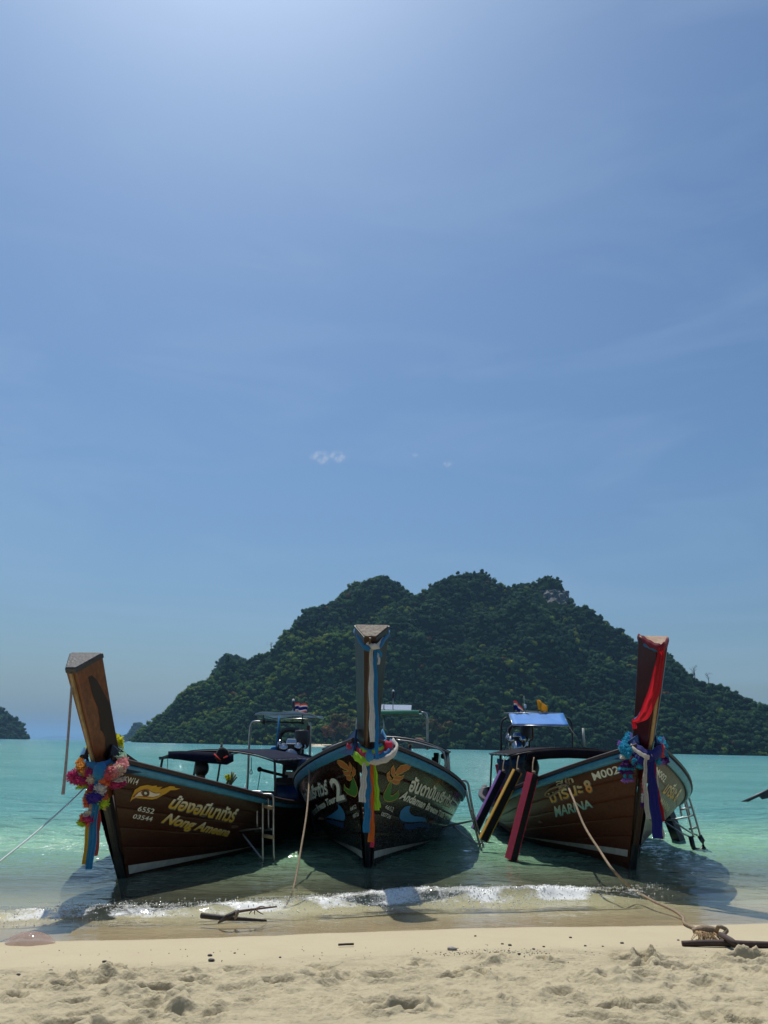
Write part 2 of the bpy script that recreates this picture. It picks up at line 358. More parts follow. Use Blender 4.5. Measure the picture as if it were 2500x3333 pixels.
POLY = {
 'Cp_wave1': [(0.72,0.557),(0.72,0.595),(0.8,0.63),(0.92,0.647),(0.98,0.647),(0.96,0.625),(0.99,0.603),(1.08,0.583),(1.22,0.575),(1.44,0.58),(1.63,0.578),(1.75,0.568),(1.79,0.555),(1.64,0.545),(1.42,0.535),(1.21,0.522),(1.0,0.517),(0.84,0.522),(0.75,0.537)],
 'Cp_wave2': [(0.95,0.503),(1.13,0.505),(1.33,0.517),(1.54,0.532),(1.78,0.53),(2.02,0.512),(2.23,0.495),(2.0,0.497),(1.71,0.495),(1.53,0.485),(1.39,0.465),(1.22,0.458),(1.1,0.46),(1.01,0.478)],
 'Cp_hook': [(0.33,0.782),(0.28,0.75),(0.25,0.718),(0.21,0.688),(0.21,0.665),(0.24,0.647),(0.32,0.642),(0.41,0.65),(0.48,0.665),(0.55,0.68),(0.57,0.7),(0.53,0.733),(0.49,0.708),(0.43,0.688),(0.37,0.68),(0.31,0.68),(0.28,0.695),(0.3,0.723),(0.33,0.753),(0.34,0.782)],
 'Cp_l1': [(0.4,0.845),(0.43,0.878),(0.48,0.905),(0.57,0.922),(0.66,0.932),(0.69,0.93),(0.66,0.907),(0.59,0.885),(0.52,0.86),(0.43,0.84)],
 'Cp_l2': [(0.34,0.893),(0.3,0.863),(0.31,0.84),(0.35,0.82),(0.38,0.833),(0.39,0.848),(0.34,0.868)],
 'Cp_l3': [(0.28,0.845),(0.23,0.823),(0.24,0.8),(0.28,0.782),(0.31,0.785),(0.33,0.797),(0.28,0.812),(0.27,0.825)],
 'Cp_l4': [(0.38,0.82),(0.43,0.83),(0.52,0.833),(0.59,0.848),(0.57,0.828),(0.52,0.812),(0.43,0.807),(0.36,0.805)],
 'Cp_l5': [(0.33,0.785),(0.39,0.8),(0.46,0.8),(0.53,0.807),(0.51,0.785),(0.45,0.775),(0.37,0.777)],
 'Cm_wave1': [(1.7,0.56),(1.32,0.57),(1.02,0.585),(0.83,0.595),(0.76,0.618),(0.77,0.638),(0.68,0.618),(0.61,0.588),(0.59,0.552),(0.62,0.525),(0.7,0.508),(0.83,0.51),(1.08,0.525),(1.34,0.542)],
 'Cm_wave2': [(1.88,0.535),(1.51,0.532),(1.25,0.52),(0.99,0.503),(0.76,0.49),(0.84,0.458),(0.92,0.45),(1.12,0.463),(1.35,0.482),(1.64,0.505)],
 'Cm_hook': [(0.09,0.78),(0.05,0.748),(0.01,0.708),(0.01,0.685),(0.04,0.667),(0.1,0.657),(0.21,0.672),(0.32,0.695),(0.4,0.723),(0.36,0.755),(0.33,0.728),(0.24,0.708),(0.15,0.698),(0.08,0.698),(0.06,0.715),(0.07,0.745),(0.11,0.777)],
 'Cm_l1': [(0.17,0.838),(0.27,0.855),(0.37,0.883),(0.42,0.91),(0.42,0.922),(0.37,0.922),(0.29,0.905),(0.21,0.875),(0.17,0.85)],
 'Cm_l2': [(0.14,0.888),(0.1,0.858),(0.11,0.833),(0.16,0.82),(0.18,0.835),(0.15,0.853)],
 'Cm_l3': [(0.07,0.85),(0.02,0.82),(0.03,0.8),(0.08,0.79),(0.12,0.8),(0.07,0.815)],
 'Cm_l4': [(0.33,0.85),(0.27,0.835),(0.18,0.83),(0.14,0.812),(0.21,0.807),(0.29,0.815)],
 'Cm_l5': [(0.27,0.807),(0.18,0.8),(0.12,0.79),(0.14,0.775),(0.2,0.772),(0.26,0.787)],
 'Lp_lid': [(0.17,0.738),(0.2,0.782),(0.24,0.83),(0.31,0.865),(0.4,0.885),(0.46,0.885),(0.52,0.897),(0.51,0.883),(0.59,0.895),(0.55,0.868),(0.62,0.888),(0.69,0.912),(0.75,0.917),(0.77,0.907),(0.84,0.912),(0.77,0.89),(0.7,0.88),(0.65,0.853),(0.58,0.823),(0.52,0.797),(0.45,0.782),(0.34,0.777),(0.24,0.772),(0.2,0.758)],
 'Lp_red': [(0.2,0.775),(0.27,0.818),(0.34,0.845),(0.4,0.855),(0.45,0.843),(0.5,0.838),(0.58,0.848),(0.54,0.818),(0.47,0.8),(0.4,0.795),(0.29,0.787)],
 'Lp_white': [(0.23,0.78),(0.28,0.815),(0.34,0.838),(0.4,0.85),(0.45,0.838),(0.49,0.833),(0.57,0.843),(0.54,0.823),(0.47,0.805),(0.4,0.8),(0.29,0.792)],
 'Lp_iris': [(0.42,0.83),(0.42,0.818),(0.41,0.807),(0.39,0.8),(0.36,0.795),(0.34,0.795),(0.33,0.8),(0.32,0.807),(0.31,0.818),(0.32,0.828),(0.33,0.838),(0.34,0.845),(0.36,0.85),(0.39,0.85),(0.41,0.848),(0.42,0.84)],
 'Lp_ring': [(0.41,0.828),(0.41,0.818),(0.4,0.81),(0.39,0.805),(0.37,0.802),(0.35,0.802),(0.34,0.805),(0.33,0.81),(0.33,0.82),(0.34,0.828),(0.34,0.835),(0.35,0.843),(0.37,0.845),(0.39,0.845),(0.4,0.843),(0.41,0.835)],
 'Lp_pupil': [(0.39,0.825),(0.38,0.82),(0.38,0.815),(0.36,0.812),(0.36,0.812),(0.35,0.818),(0.35,0.82),(0.35,0.828),(0.36,0.83),(0.36,0.833),(0.38,0.833),(0.38,0.83)],
}

# ------------------------------------------------------------------ the setting: sand sheet, sea, foam
def shore_y(x): return 7.27 + .20 * np.clip(x, -14, 14) + .05 * np.sin(np.clip(x, -14, 14) * 1.3 + .6)
def beach(x, y):
    d = y - shore_y(x)
    up = np.where(d < 0, -d, 0); dn = np.where(d > 0, d, 0)
    return .075 * np.minimum(up, 5.5) + .02 * np.clip(up - 5.5, 0, 40) - .075 * np.minimum(dn, 28) - .012 * np.clip(dn - 28, 0, 170)
def axis(lo, hi, step, far, grow=1.35):
    a = list(np.arange(lo, hi + step / 2, step)); s = step; r = [a[-1]]
    while r[-1] < far[1]: s *= grow; r.append(r[-1] + s)
    s = step; l = [a[0]]
    while l[-1] > far[0]: s *= grow; l.append(l[-1] - s)
    return np.array(l[:0:-1] + a + r[1:])
gx = axis(-3.1, 3.1, .0125, (-13000, 13000)); gy = axis(3.7, 7.5, .0125, (-60, 14000))
X, Y = np.meshgrid(gx, gy, indexing='ij')
near = (np.clip((4.6 - np.abs(X)) / 1.2, 0, 1) * np.clip((Y - 2.6) / .8, 0, 1) * np.clip((8.2 - Y) / .6, 0, 1))
Z = beach(X, Y)
edge = shore_y(X) - 1.22 + .16 * noise2(X * .9, Y * .3) - .16 * np.clip(X / 3, -1, 1)      # where the trampled sand begins
rough = np.clip((edge - Y) / .35, 0, 1) * near
h = .010 * fbm(X * 2.6, Y * 3.4, 3) + .016 * fbm(X * 7, Y * 10, 5, .62) * (.5 + .9 * np.clip(fbm(X * 1.3 + 5, Y * 1.6, 2) + .35, 0, 1.4))
h += .014 * np.abs(fbm(X * 13, Y * 18, 4, .65)) * np.clip(fbm(X * 1.9 - 3, Y * 2.2 + 8, 2) * 2 + .4, 0, 1.4)
h += .0045 * fbm(X * 27, Y * 36, 3, .7) * np.clip(fbm(X * 2.3 + 13, Y * 3.1, 2) * 2 + .7, 0.1, 1.6)
g2 = np.random.default_rng(21)
def dent(cx, cy_, a, b, ang, depth, rim=.5):
    global h
    i0, i1 = np.searchsorted(gx, [cx - 3.2 * a, cx + 3.2 * a]); j0, j1 = np.searchsorted(gy, [cy_ - 3.2 * a, cy_ + 3.2 * a])
    if i1 <= i0 or j1 <= j0: return
    x = X[i0:i1, j0:j1] - cx; y = Y[i0:i1, j0:j1] - cy_; c, s = math.cos(ang), math.sin(ang)
    x = x + .25 * a * noise2(X[i0:i1, j0:j1] * 14, Y[i0:i1, j0:j1] * 14)
    r = np.sqrt(((x * c + y * s) / a) ** 2 + ((-x * s + y * c) / b) ** 2)
    h[i0:i1, j0:j1] += depth * (-1.0 / (1 + np.exp(np.clip((r - 1) * 13, -50, 50))) + rim * np.exp(-((r - 1.35) / .38) ** 2))
for k in range(170):
    a = g2.uniform(.06, .15); dent(g2.uniform(-3, 3), g2.uniform(3.75, 6.1), a, a * g2.uniform(.4, .75), g2.uniform(0, PI), g2.uniform(.010, .040), g2.uniform(.25, .9))
def mound(px, py, n, spread, hgt):
    p = at_ground(px, py, .14)
    for k in range(n):
        a = g2.uniform(.024, .055); dent(p[0] + g2.normal() * spread, p[1] + g2.normal() * spread * .45, a, a * g2.uniform(.6, 1), g2.uniform(0, PI), -hgt * .8 * g2.uniform(.3, 1), 0)
mound(210, 3178, 60, .17, .016); mound(330, 3172, 34, .09, .018); mound(390, 3270, 30, .10, .016); mound(560, 3310, 34, .12, .018); mound(1080, 3300, 34, .22, .013)
mound(2130, 3110, 34, .15, .012); mound(1950, 3220, 40, .24, .013); mound(1700, 3290, 40, .25, .014); mound(2440, 3125, 30, .10, .014); mound(660, 3160, 26, .14, .010); mound(1350, 3180, 26, .2, .010); mound(850, 3260, 40, .3, .012); mound(1500, 3240, 40, .35, .012); mound(2250, 3290, 40, .3, .013)
p = at_ground(500, 3225, .17); dent(p[0], p[1], .17, .07, .25, .05, .7)
p = at_ground(2040, 3100, .1); dent(p[0], p[1], .10, .05, .2, .035, .6)
p = at_ground(2430, 3145, .12); dent(p[0], p[1], .13, .07, -.1, .05, .9)
p = at_ground(1290, 3295, .2); dent(p[0], p[1], .13, .07, .5, .05, .6)
Z = Z + h * rough + .0022 * fbm(X * 3, Y * 6, 3) * near
far = np.clip((np.maximum(np.abs(X), np.abs(Y)) - 30) / 100, 0, 1)
Zs = Z - 6 * far * (Y > 0) * 0

m, nt, b = new_mat('sand'); N = nt.nodes; K = nt.links
geo = N.new('ShaderNodeNewGeometry'); sx = N.new('ShaderNodeSeparateXYZ'); K.new(geo.outputs['Position'], sx.inputs[0])
def math_(op, a, b_=None, N=N, K=K):
    n = N.new('ShaderNodeMath'); n.operation = op
    for i, q in enumerate((a, b_)):
        if q is None: continue
        if isinstance(q, (int, float)): n.inputs[i].default_value = q
        else: K.new(q, n.inputs[i])
    return n.outputs[0]
def shore_nodes(N, K, sx):
    cl = N.new('ShaderNodeClamp'); cl.inputs['Min'].default_value = -14; cl.inputs['Max'].default_value = 14; K.new(sx.outputs['X'], cl.inputs['Value'])
    M_ = lambda o, a, b_=None: math_(o, a, b_, N, K)
    w = M_('MULTIPLY', M_('SINE', M_('ADD', M_('MULTIPLY', cl.outputs[0], 1.3), .6)), .05)
    return M_('SUBTRACT', M_('SUBTRACT', M_('SUBTRACT', sx.outputs['Y'], M_('MULTIPLY', cl.outputs[0], .2)), 7.27), w)
d_ = shore_nodes(N, K, sx)
def noise_(N, K, scale, detail=4, vec=None, rough=.55):
    t = N.new('ShaderNodeTexNoise'); t.inputs['Scale'].default_value = scale; t.inputs['Detail'].default_value = detail; t.inputs['Roughness'].default_value = rough
    K.new(vec if vec is not None else geo.outputs['Position'], t.inputs['Vector']); return t.outputs['Fac']
def mixc(N, K, f, a, b_, mode='MIX'):
    x = N.new('ShaderNodeMix'); x.data_type = 'RGBA'; x.blend_type = mode
    for i, q in ((0, f), (6, a), (7, b_)):
        if isinstance(q, (int, float)): x.inputs[i].default_value = q
        elif isinstance(q, tuple): x.inputs[i].default_value = (*q, 1)
        else: K.new(q, x.inputs[i])
    return x.outputs[2]
def rng_(N, K, v, a, b_, c=0., d=1.):
    r = N.new('ShaderNodeMapRange'); r.interpolation_type = 'SMOOTHSTEP'
    for k, q in zip(('From Min', 'From Max', 'To Min', 'To Max'), (a, b_, c, d)): r.inputs[k].default_value = q
    K.new(v, r.inputs['Value']); return r.outputs[0]
n1 = noise_(N, K, 2.2, 5); n2 = noise_(N, K, 34, 5, None, .7); n3 = noise_(N, K, 420, 2)
vo = N.new('ShaderNodeTexVoronoi'); vo.inputs['Scale'].default_value = 42; vo.inputs['Randomness'].default_value = 1; K.new(geo.outputs['Position'], vo.inputs['Vector'])
dry = mixc(N, K, n1, (.485, .42, .27), (.43, .36, .225)); dry = mixc(N, K, rng_(N, K, n2, .62, .8), dry, (.36, .29, .19)); dry = mixc(N, K, rng_(N, K, n3, .64, .72), dry, (.22, .17, .11))
dw = math_('ADD', d_, math_('MULTIPLY', math_('SUBTRACT', noise_(N, K, 1.1, 3), .5), .25, N, K), N, K)
wet = rng_(N, K, dw, -.16, -.02)
cfin = mixc(N, K, wet, dry, (.40, .325, .205)); cfin = mixc(N, K, rng_(N, K, d_, .3, 1.6), cfin, (.60, .53, .355)); K.new(cfin, b.inputs['Base Color'])
K.new(rng_(N, K, wet, 0, 1, .92, .30), b.inputs['Roughness'])
bp = N.new('ShaderNodeBump'); bp.inputs['Strength'].default_value = .9; bp.inputs['Distance'].default_value = .022
hh = math_('ADD', math_('MULTIPLY', math_('MULTIPLY', n2, rng_(N, K, noise_(N, K, 5, 3), .40, .62, .25, 1.2), N, K), 1.0, N, K), math_('ADD', math_('MULTIPLY', n3, .12, N, K), math_('MULTIPLY', vo.outputs['Distance'], -.25, N, K), N, K), N, K)
tr_ = rng_(N, K, d_, -1.35, -.95, 1.0, .12); hh = math_('MULTIPLY', hh, tr_, N, K); dryf = math_('SUBTRACT', 1, wet, N, K); K.new(math_('MULTIPLY', hh, dryf, N, K), bp.inputs['Height']); K.new(bp.outputs[0], b.inputs['Normal'])
sand = np_mesh('sand_beach', np.stack([X, Y, Z], -1).reshape(-1, 3), grid_faces(*X.shape), m); tag(sand, 'pale trampled beach sand sloping under the sea', kind='structure')

# sea surface
def crest_y(x): return 8.34 + .31 * np.clip(x, -9, 9) + .07 * np.sin(x * 1.9 + 1) + .04 * np.sin(x * 4.3)
def crest_amp(x): return np.interp(x, [-9, -4, -2.5, -1, .3, 1.6, 2.4, 3.2, 4.5, 9], [.05, .055, .05, .065, .10, .11, .07, .03, .012, .01])
def sea_z(x, y):
    d = y - shore_y(x); k = np.clip(d / 5.0, .03, 1) * np.clip((90 - np.hypot(x, y)) / 50, 0, 1)
    z = .055 * fbm(x * .42 + .12 * y, y * .85, 3, .5) + .032 * fbm(x * 1.25, y * 2.7, 4, .58)
    z = z * k
    u = y - crest_y(x)
    w = np.where(u < 0, np.exp(-(u / .12) ** 2), np.exp(-(u / .42) ** 2))
    lump = 1 + .45 * fbm(x * 5, y * 5, 3)
    z = z + crest_amp(x) * w * lump + .012 * np.exp(-((y - crest_y(x) + .55) / .1) ** 2) * np.clip(fbm(x * .8, y * 0 + 3, 2) + .4, 0, 1)
    return z + .006
sgx = axis(-7.5, 7.5, .035, (-14000, 14000), 1.12); sgy = axis(6.2, 13.5, .028, (5.2, 15000), 1.06)
SX, SY = np.meshgrid(sgx, sgy, indexing='ij')
SZ = sea_z(SX, SY)
m, nt, b = new_mat('sea_water'); N = nt.nodes; K = nt.links; N.remove(b)
geo = N.new('ShaderNodeNewGeometry'); sx = N.new('ShaderNodeSeparateXYZ'); K.new(geo.outputs['Position'], sx.inputs[0])
d_ = shore_nodes(N, K, sx)
mpw = N.new('ShaderNodeMapping'); mpw.inputs['Scale'].default_value = (1, 2.1, 1); K.new(geo.outputs['Position'], mpw.inputs['Vector'])
wv = mpw.outputs[0]
a1 = noise_(N, K, .55, 5, wv, .6); a2 = noise_(N, K, 2.6, 4, wv, .6); a3 = noise_(N, K, 9.0, 3, wv, .6); a4 = noise_(N, K, .06, 4, wv, .6)
hgt = math_('ADD', math_('ADD', math_('MULTIPLY', a1, 1.1, N, K), math_('MULTIPLY', a2, .34, N, K), N, K), math_('MULTIPLY', a3, .07, N, K), N, K)
bp = N.new('ShaderNodeBump'); bp.inputs['Distance'].default_value = 1.1; K.new(hgt, bp.inputs['Height']); K.new(rng_(N, K, d_, 0, 11, .05, .75), bp.inputs['Strength'])
c = mixc(N, K, rng_(N, K, d_, 1.0, 5.0), (.52, .52, .34), (.26, .47, .29)); c = mixc(N, K, rng_(N, K, d_, 4, 13), c, (.13, .345, .330)); c = mixc(N, K, rng_(N, K, d_, 40, 330), c, (.085, .268, .285)); c = mixc(N, K, rng_(N, K, d_, 600, 2500), c, (.05, .20, .245))
c = mixc(N, K, rng_(N, K, a4, .35, .65), c, mixc(N, K, 1.0, c, (.78, .86, .88), 'MULTIPLY'))
dif = N.new('ShaderNodeBsdfDiffuse'); K.new(c, dif.inputs['Color']); K.new(bp.outputs[0], dif.inputs['Normal'])
tra = N.new('ShaderNodeBsdfTransparent'); K.new(mixc(N, K, rng_(N, K, d_, 0, 2.5), (.98, .98, .96), (.92, .98, .90)), tra.inputs['Color'])
ms = N.new('ShaderNodeMixShader'); opa = rng_(N, K, d_, .5, 6.5, 0.02, .97); K.new(opa, ms.inputs[0]); K.new(tra.outputs[0], ms.inputs[1]); K.new(dif.outputs[0], ms.inputs[2])
# breaking foam: white froth where the little wave spills
tcx = N.new('ShaderNodeVertexColor'); tcx.layer_name = 'col'
f1 = noise_(N, K, 11, 5, None, .75); f2 = noise_(N, K, 60, 3, None, .6)
fm = math_('ADD', tcx.outputs['Color'], math_('MULTIPLY', math_('SUBTRACT', math_('ADD', math_('MULTIPLY', f1, .7, N, K), math_('MULTIPLY', f2, .3, N, K), N, K), .5, N, K), 1.6, N, K), N, K)
fo = rng_(N, K, fm, .40, .84)
fd = N.new('ShaderNodeBsdfDiffuse'); fd.inputs['Color'].default_value = (.74, .74, .70, 1)
gl = N.new('ShaderNodeBsdfGlossy'); gl.inputs['Roughness'].default_value = .07; gl.inputs['Color'].default_value = (1, 1, 1, 1); K.new(bp.outputs[0], gl.inputs['Normal'])
fr = N.new('ShaderNodeFresnel'); fr.inputs['IOR'].default_value = 1.33; K.new(bp.outputs[0], fr.inputs['Normal'])
mg = N.new('ShaderNodeMixShader'); K.new(fr.outputs[0], mg.inputs[0]); K.new(ms.outputs[0], mg.inputs[1]); K.new(gl.outputs[0], mg.inputs[2])
mf = N.new('ShaderNodeMixShader'); K.new(fo, mf.inputs[0]); K.new(mg.outputs[0], mf.inputs[1]); K.new(fd.outputs[0], mf.inputs[2]); K.new(mf.outputs[0], N['Material Output'].inputs['Surface'])
u = SY - crest_y(SX)
foam = np.where(u < 0, np.exp(-(np.maximum(-u - .10, 0) / .09) ** 2), np.exp(-(np.maximum(u - .08, 0) / .30) ** 2)) * np.interp(SX, [-9, -2.2, -.8, .3, 1.3, 2.1, 2.8, 3.6, 9], [.62, .68, .74, 1.0, 1.15, .86, .5, .12, .02])
foam = foam * (Y.size > 0) * np.clip(.75 + .9 * fbm(SX * 1.7, SY * 1.7, 3), 0, 1.25)
cc = np.zeros((SX.size, 4)); cc[:, :3] = foam.reshape(-1, 1); cc[:, 3] = 1
sea = np_mesh('sea_water', np.stack([SX, SY, SZ], -1).reshape(-1, 3), grid_faces(*SX.shape), m, cc); tag(sea, 'clear turquoise sea with small ripples', kind='structure')

# spray: small glinting beads of froth along the breaking wave
g3 = np.random.default_rng(5); n = 16000
fx = np.concatenate([g3.uniform(-4.4, 3.4, n * 2 // 3), g3.normal(1.0, .7, n - n * 2 // 3)]); amp = np.interp(fx, [-4.4, -1, .3, 1.6, 2.4, 3.4], [.5, .6, 1, 1, .5, .1]); keep = g3.random(n) < amp; fx = fx[keep]; n = len(fx)
fu = g3.normal(.02, .15, n) + np.abs(g3.normal(0, .26, n)) - .06; fy = crest_y(fx) + fu; fz = sea_z(fx, fy) + g3.uniform(-.004, .008, n)
fr_ = .0024 + .0052 * g3.random(n) ** 3
V0, F0 = ICO[1]; F0 = np.array(F0)
FV = (V0[None] * (1 + .35 * (g3.random((n, len(V0), 1)) - .5))) * fr_[:, None, None] + np.stack([fx, fy, fz], -1)[:, None]
mfo = pm('froth', (.86, .86, .83), .10, spec=.8, transl=.35)
foam_o = np_mesh('wave_froth', FV.reshape(-1, 3), (F0[None] + np.arange(n)[:, None, None] * len(V0)).reshape(-1, 3), mfo, smooth=False)
tag(foam_o, 'glinting white froth along the small breaking wave', 'foam', kind='stuff')

# ------------------------------------------------------------------ wooded islands
mforest, nt, b = new_mat('forest_foliage'); N = nt.nodes; K = nt.links
va = N.new('ShaderNodeVertexColor'); va.layer_name = 'col'; K.new(va.outputs['Color'], b.inputs['Base Color']); b.inputs['Roughness'].default_value = .7; b.inputs['Specular IOR Level'].default_value = .08
trn = N.new('ShaderNodeBsdfTranslucent'); K.new(va.outputs['Color'], trn.inputs['Color']); mxs = N.new('ShaderNodeMixShader'); mxs.inputs[0].default_value = .3
K.new(b.outputs[0], mxs.inputs[1]); K.new(trn.outputs[0], mxs.inputs[2]); K.new(mxs.outputs[0], N['Material Output'].inputs['Surface'])
msoil = pm('forest_floor', (.013, .032, .010), 1.0, nscale=.08, namt=.5, spec=.0)
mrock = pm('limestone', (.15, .155, .145), .9, nscale=.06, namt=.55, stretch=(1, 1, .35), bump=1, bscale=.2)

def crown(seed, nleaf=84):
    g = np.random.default_rng(seed); nl = g.integers(4, 7)
    L = g.normal(size=(nl, 3)); L /= np.linalg.norm(L, axis=1)[:, None]; L *= g.uniform(.3, .68, (nl, 1)); L[:, 2] = np.abs(L[:, 2]) * .75; R = g.uniform(.30, .52, nl)
    V = []; F = []; C_ = []
    V0, F0 = ICO[1]
    for c0, r in zip(L, R):
        o = len(V); V += list(V0 * r * .82 * (1 + .2 * (g.random((len(V0), 1)) - .5)) + c0); F += [tuple(np.array(f) + o) for f in F0]; C_ += [.8] * len(V0)
    for k in range(nleaf):
        i = g.integers(nl); d = g.normal(size=3); d /= np.linalg.norm(d); d[2] = abs(d[2]) * .9 + d[2] * .1
        p = L[i] + d * R[i] * g.uniform(.86, 1.1); a = np.cross(d, g.normal(size=3)); a /= np.linalg.norm(a); e = np.cross(d, a) + d * g.normal() * .5
        s = g.uniform(.10, .19); o = len(V); V += [p - a * s, p + a * s * .6 - e * s * .7, p + e * s]; F += [(o, o + 1, o + 2)]; C_ += [g.uniform(.8, 1.35)] * 3
    return np.array(V), np.array(F), np.array(C_)
CROWNS = [crown(100 + k) for k in range(10)]
def forest(name, P, R, colr, label, cat='forest'):
    VV, FF, CC = [], [], []; o = 0; g = np.random.default_rng(9)
    for p, r, c in zip(P, R, colr):
        V, F, s = CROWNS[g.integers(len(CROWNS))]; a = g.uniform(0, 2 * PI); ca, sa = math.cos(a), math.sin(a)
        q = np.stack([V[:, 0] * ca - V[:, 1] * sa, V[:, 0] * sa + V[:, 1] * ca, V[:, 2] * g.uniform(.8, 1.25)], -1) * r + p
        VV.append(q); FF.append(F + o); o += len(V); CC.append(np.concatenate([c[None] * s[:, None], np.ones((len(V), 1))], 1))
    ob = np_mesh(name, np.concatenate(VV), np.concatenate(FF), mforest, np.concatenate(CC), smooth=False)
    return tag(ob, label, cat, kind='stuff')

def island(skyline, coast, name, flabel, seed, back=1.15, ntree=3000, rad=(3.0, 5.6), foot=20., tint=None, sky_drop=5.0, warm=True, cliff=None, rough_amp=1.0):
    """skyline: photo pixels of the ridge; coast: distance of the near shore at those columns. Returns terrain and forest"""
    g = np.random.default_rng(seed)
    sk = np.array(skyline, float); xs = np.linspace(sk[0, 0], sk[-1, 0], 150); ys = np.interp(xs, sk[:, 0], sk[:, 1]); cs = np.interp(xs, sk[:, 0], coast)
    T = np.concatenate([np.linspace(0, 1, 46), np.linspace(1.05, 1.7, 10)]); G = np.zeros((len(xs), len(T), 3))
    for i, (px, py, yc) in enumerate(zip(xs, ys, cs)):
        d = ray(px, py); tx = d[0] / d[1]; el = d[2] / d[1]
        Hh = max(el * yc + HCAM, 1.0); yr = yc + foot + back * Hh; Hr = max(el * yr + HCAM - sky_drop, .8)
        for j, t in enumerate(T):
            y = yc + (yr - yc) * t; s = (t ** .82) if t <= 1 else max(0, 1 - ((t - 1) / .7) ** 1.3)
            G[i, j] = (tx * y, y, Hr * s)
    bump = fbm(G[..., 0] * .018 + seed, G[..., 1] * .018, 4, .55) * 38 * rough_amp; w = np.clip(T * (1.12 - T) * 4, 0, 1)[None] * np.clip(G[..., 2] / 60, 0, 1)
    G[..., 2] += bump * w; G[:, 0, 2] = -2
    ter = np_mesh(name, G.reshape(-1, 3), grid_faces(len(xs), len(T)), msoil); tag(ter, kind='structure')
    # trees over the near slope
    a, bq = G.shape[:2]; e1 = G[1:, :-1] - G[:-1, :-1]; e2 = G[:-1, 1:] - G[:-1, :-1]; ar = np.linalg.norm(np.cross(e1, e2), axis=-1); ar[:, 49:] = 0; ar = ar.ravel() / ar.sum()
    idx = np.searchsorted(np.cumsum(ar), (np.arange(ntree) + g.random(ntree)) / ntree).clip(0, len(ar) - 1); ii, jj = np.unravel_index(idx, (a - 1, bq - 1)); uu = g.random((ntree, 1)); ww = g.random((ntree, 1))
    P = G[ii, jj] + uu * (G[ii + 1, jj] - G[ii, jj]) + ww * (G[ii, jj + 1] - G[ii, jj]); P[:, 2] = np.maximum(P[:, 2], .4)
    R = g.uniform(rad[0], rad[1], ntree) * np.where(g.random(ntree) < .14, g.uniform(1.1, 1.45, ntree), 1)
    if cliff is not None:
        v = P - CAM; w = v @ _f; qx = CX + FPX * (v @ CR) / w; qy = CY - FPX * (v @ CU) / w; k = ((qx - cliff[0]) / cliff[2]) ** 2 + ((qy - cliff[1]) / cliff[3]) ** 2 > 1; P = P[k]; R = R[k]
    n = len(P); nv = fbm(P[:, 0] * .012 + 3, P[:, 1] * .012 + P[:, 2] * .02, 3)
    dark = np.array([.026, .082, .044]); mid = np.array([.085, .185, .040]); yel = np.array([.24, .28, .04]); ora = np.array([.16, .085, .025])
    r = g.random((n, 1)); lf = np.clip((80 - P[:, 0]) / 220, 0, 1) * (1. if warm else 0.); C_ = dark + (mid - dark) * np.clip(r * .6 + (lf * (.6 + 1.5 * nv))[:, None], 0, 1.4)  # left slope: yellow-green species, plus sunlit brightness painted into their colours
    if warm:
        left = np.clip((80 - P[:, 0]) / 220, 0, 1); py_ = np.clip(nv * 2.2 + .22, 0, 1) * (.16 + .84 * left); k = g.random(n) < py_ * 1.15; C_[k] = mid + (yel - mid) * g.random((k.sum(), 1))
        k = g.random(n) < .006; C_[k] = ora
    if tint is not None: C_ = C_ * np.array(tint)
    f = forest(name.replace('terrain', 'forest') if 'terrain' in name else name + '_forest', P + np.array([0, 0, .1]) * R[:, None], R, C_, flabel)
    return G, ter, f, P

k_ = 2500 / 1659
SKY = [(285,1597),(300,1570),(330,1545),(400,1500),(440,1470),(500,1437),(560,1400),(600,1385),(640,1350),(655,1325),(700,1300),(740,1262),(775,1242),(820,1240),(860,1243),(885,1265),(920,1268),(960,1255),(1010,1245),(1040,1232),(1075,1245),(1110,1240),(1150,1248),(1180,1238),(1210,1246),(1225,1275),(1245,1300),(1280,1325),(1330,1345),(1360,1370),(1400,1390),(1450,1412),(1490,1440),(1530,1465),(1560,1473),(1600,1490),(1659,1530),(1760,1590),(1830,1640)]
SKY = [(x * k_, y * k_) for x, y in SKY]
COAST = np.interp([p[0] for p in SKY], [430, 900, 1500, 2200, 2760], [800, 690, 650, 640, 660])
G, isl, fo1, PT = island(SKY, COAST, 'island_terrain', 'dense green jungle covering the large hill island behind the boats', 31, ntree=7000, rad=(2.3, 4.9), cliff=(1808, 1945, 52, 36))
def surf(px, py, tmax=46):
    v = G[:, :tmax] - CAM; w = v @ _f; q = (CX + FPX * (v @ CR) / w - px) ** 2 + (CY - FPX * (v @ CU) / w - py) ** 2; return G[np.unravel_index(q.argmin(), q.shape)]
cl0 = surf(1808, 1950)
# bare limestone face near the summit
mb = MB(); g = np.random.default_rng(2)
U, Wq = np.meshgrid(np.linspace(-1, 1, 26), np.linspace(-1, 1, 18), indexing='ij')
cx_ = cl0[0] + U * 17 + 2.0 * fbm(U * 3, Wq * 3, 3); cz_ = cl0[2] + Wq * 11.5; cyy = cl0[1] - 5 + 9 * (U ** 2) + 7 * Wq + 4.5 * fbm(U * 5 + 9, Wq * 1.5, 4, .6)
mb.grid(np.stack([cx_, cyy, cz_], -1)); o = mb.build('limestone_cliff', mrock, smooth=False); tag(o, kind='structure')
# wooded shoulder hill behind the left flank
S2 = [(440,1500),(455,1470),(470,1432),(488,1412),(510,1411),(530,1414),(548,1409),(575,1420),(640,1460)]
island([(x * k_, y * k_) for x, y in S2], [1020] * len(S2), 'shoulder_hill_terrain', 'blue-green woods on the steep shoulder behind the left flank', 41, ntree=420, rad=(4, 6.5), warm=False, sky_drop=6)
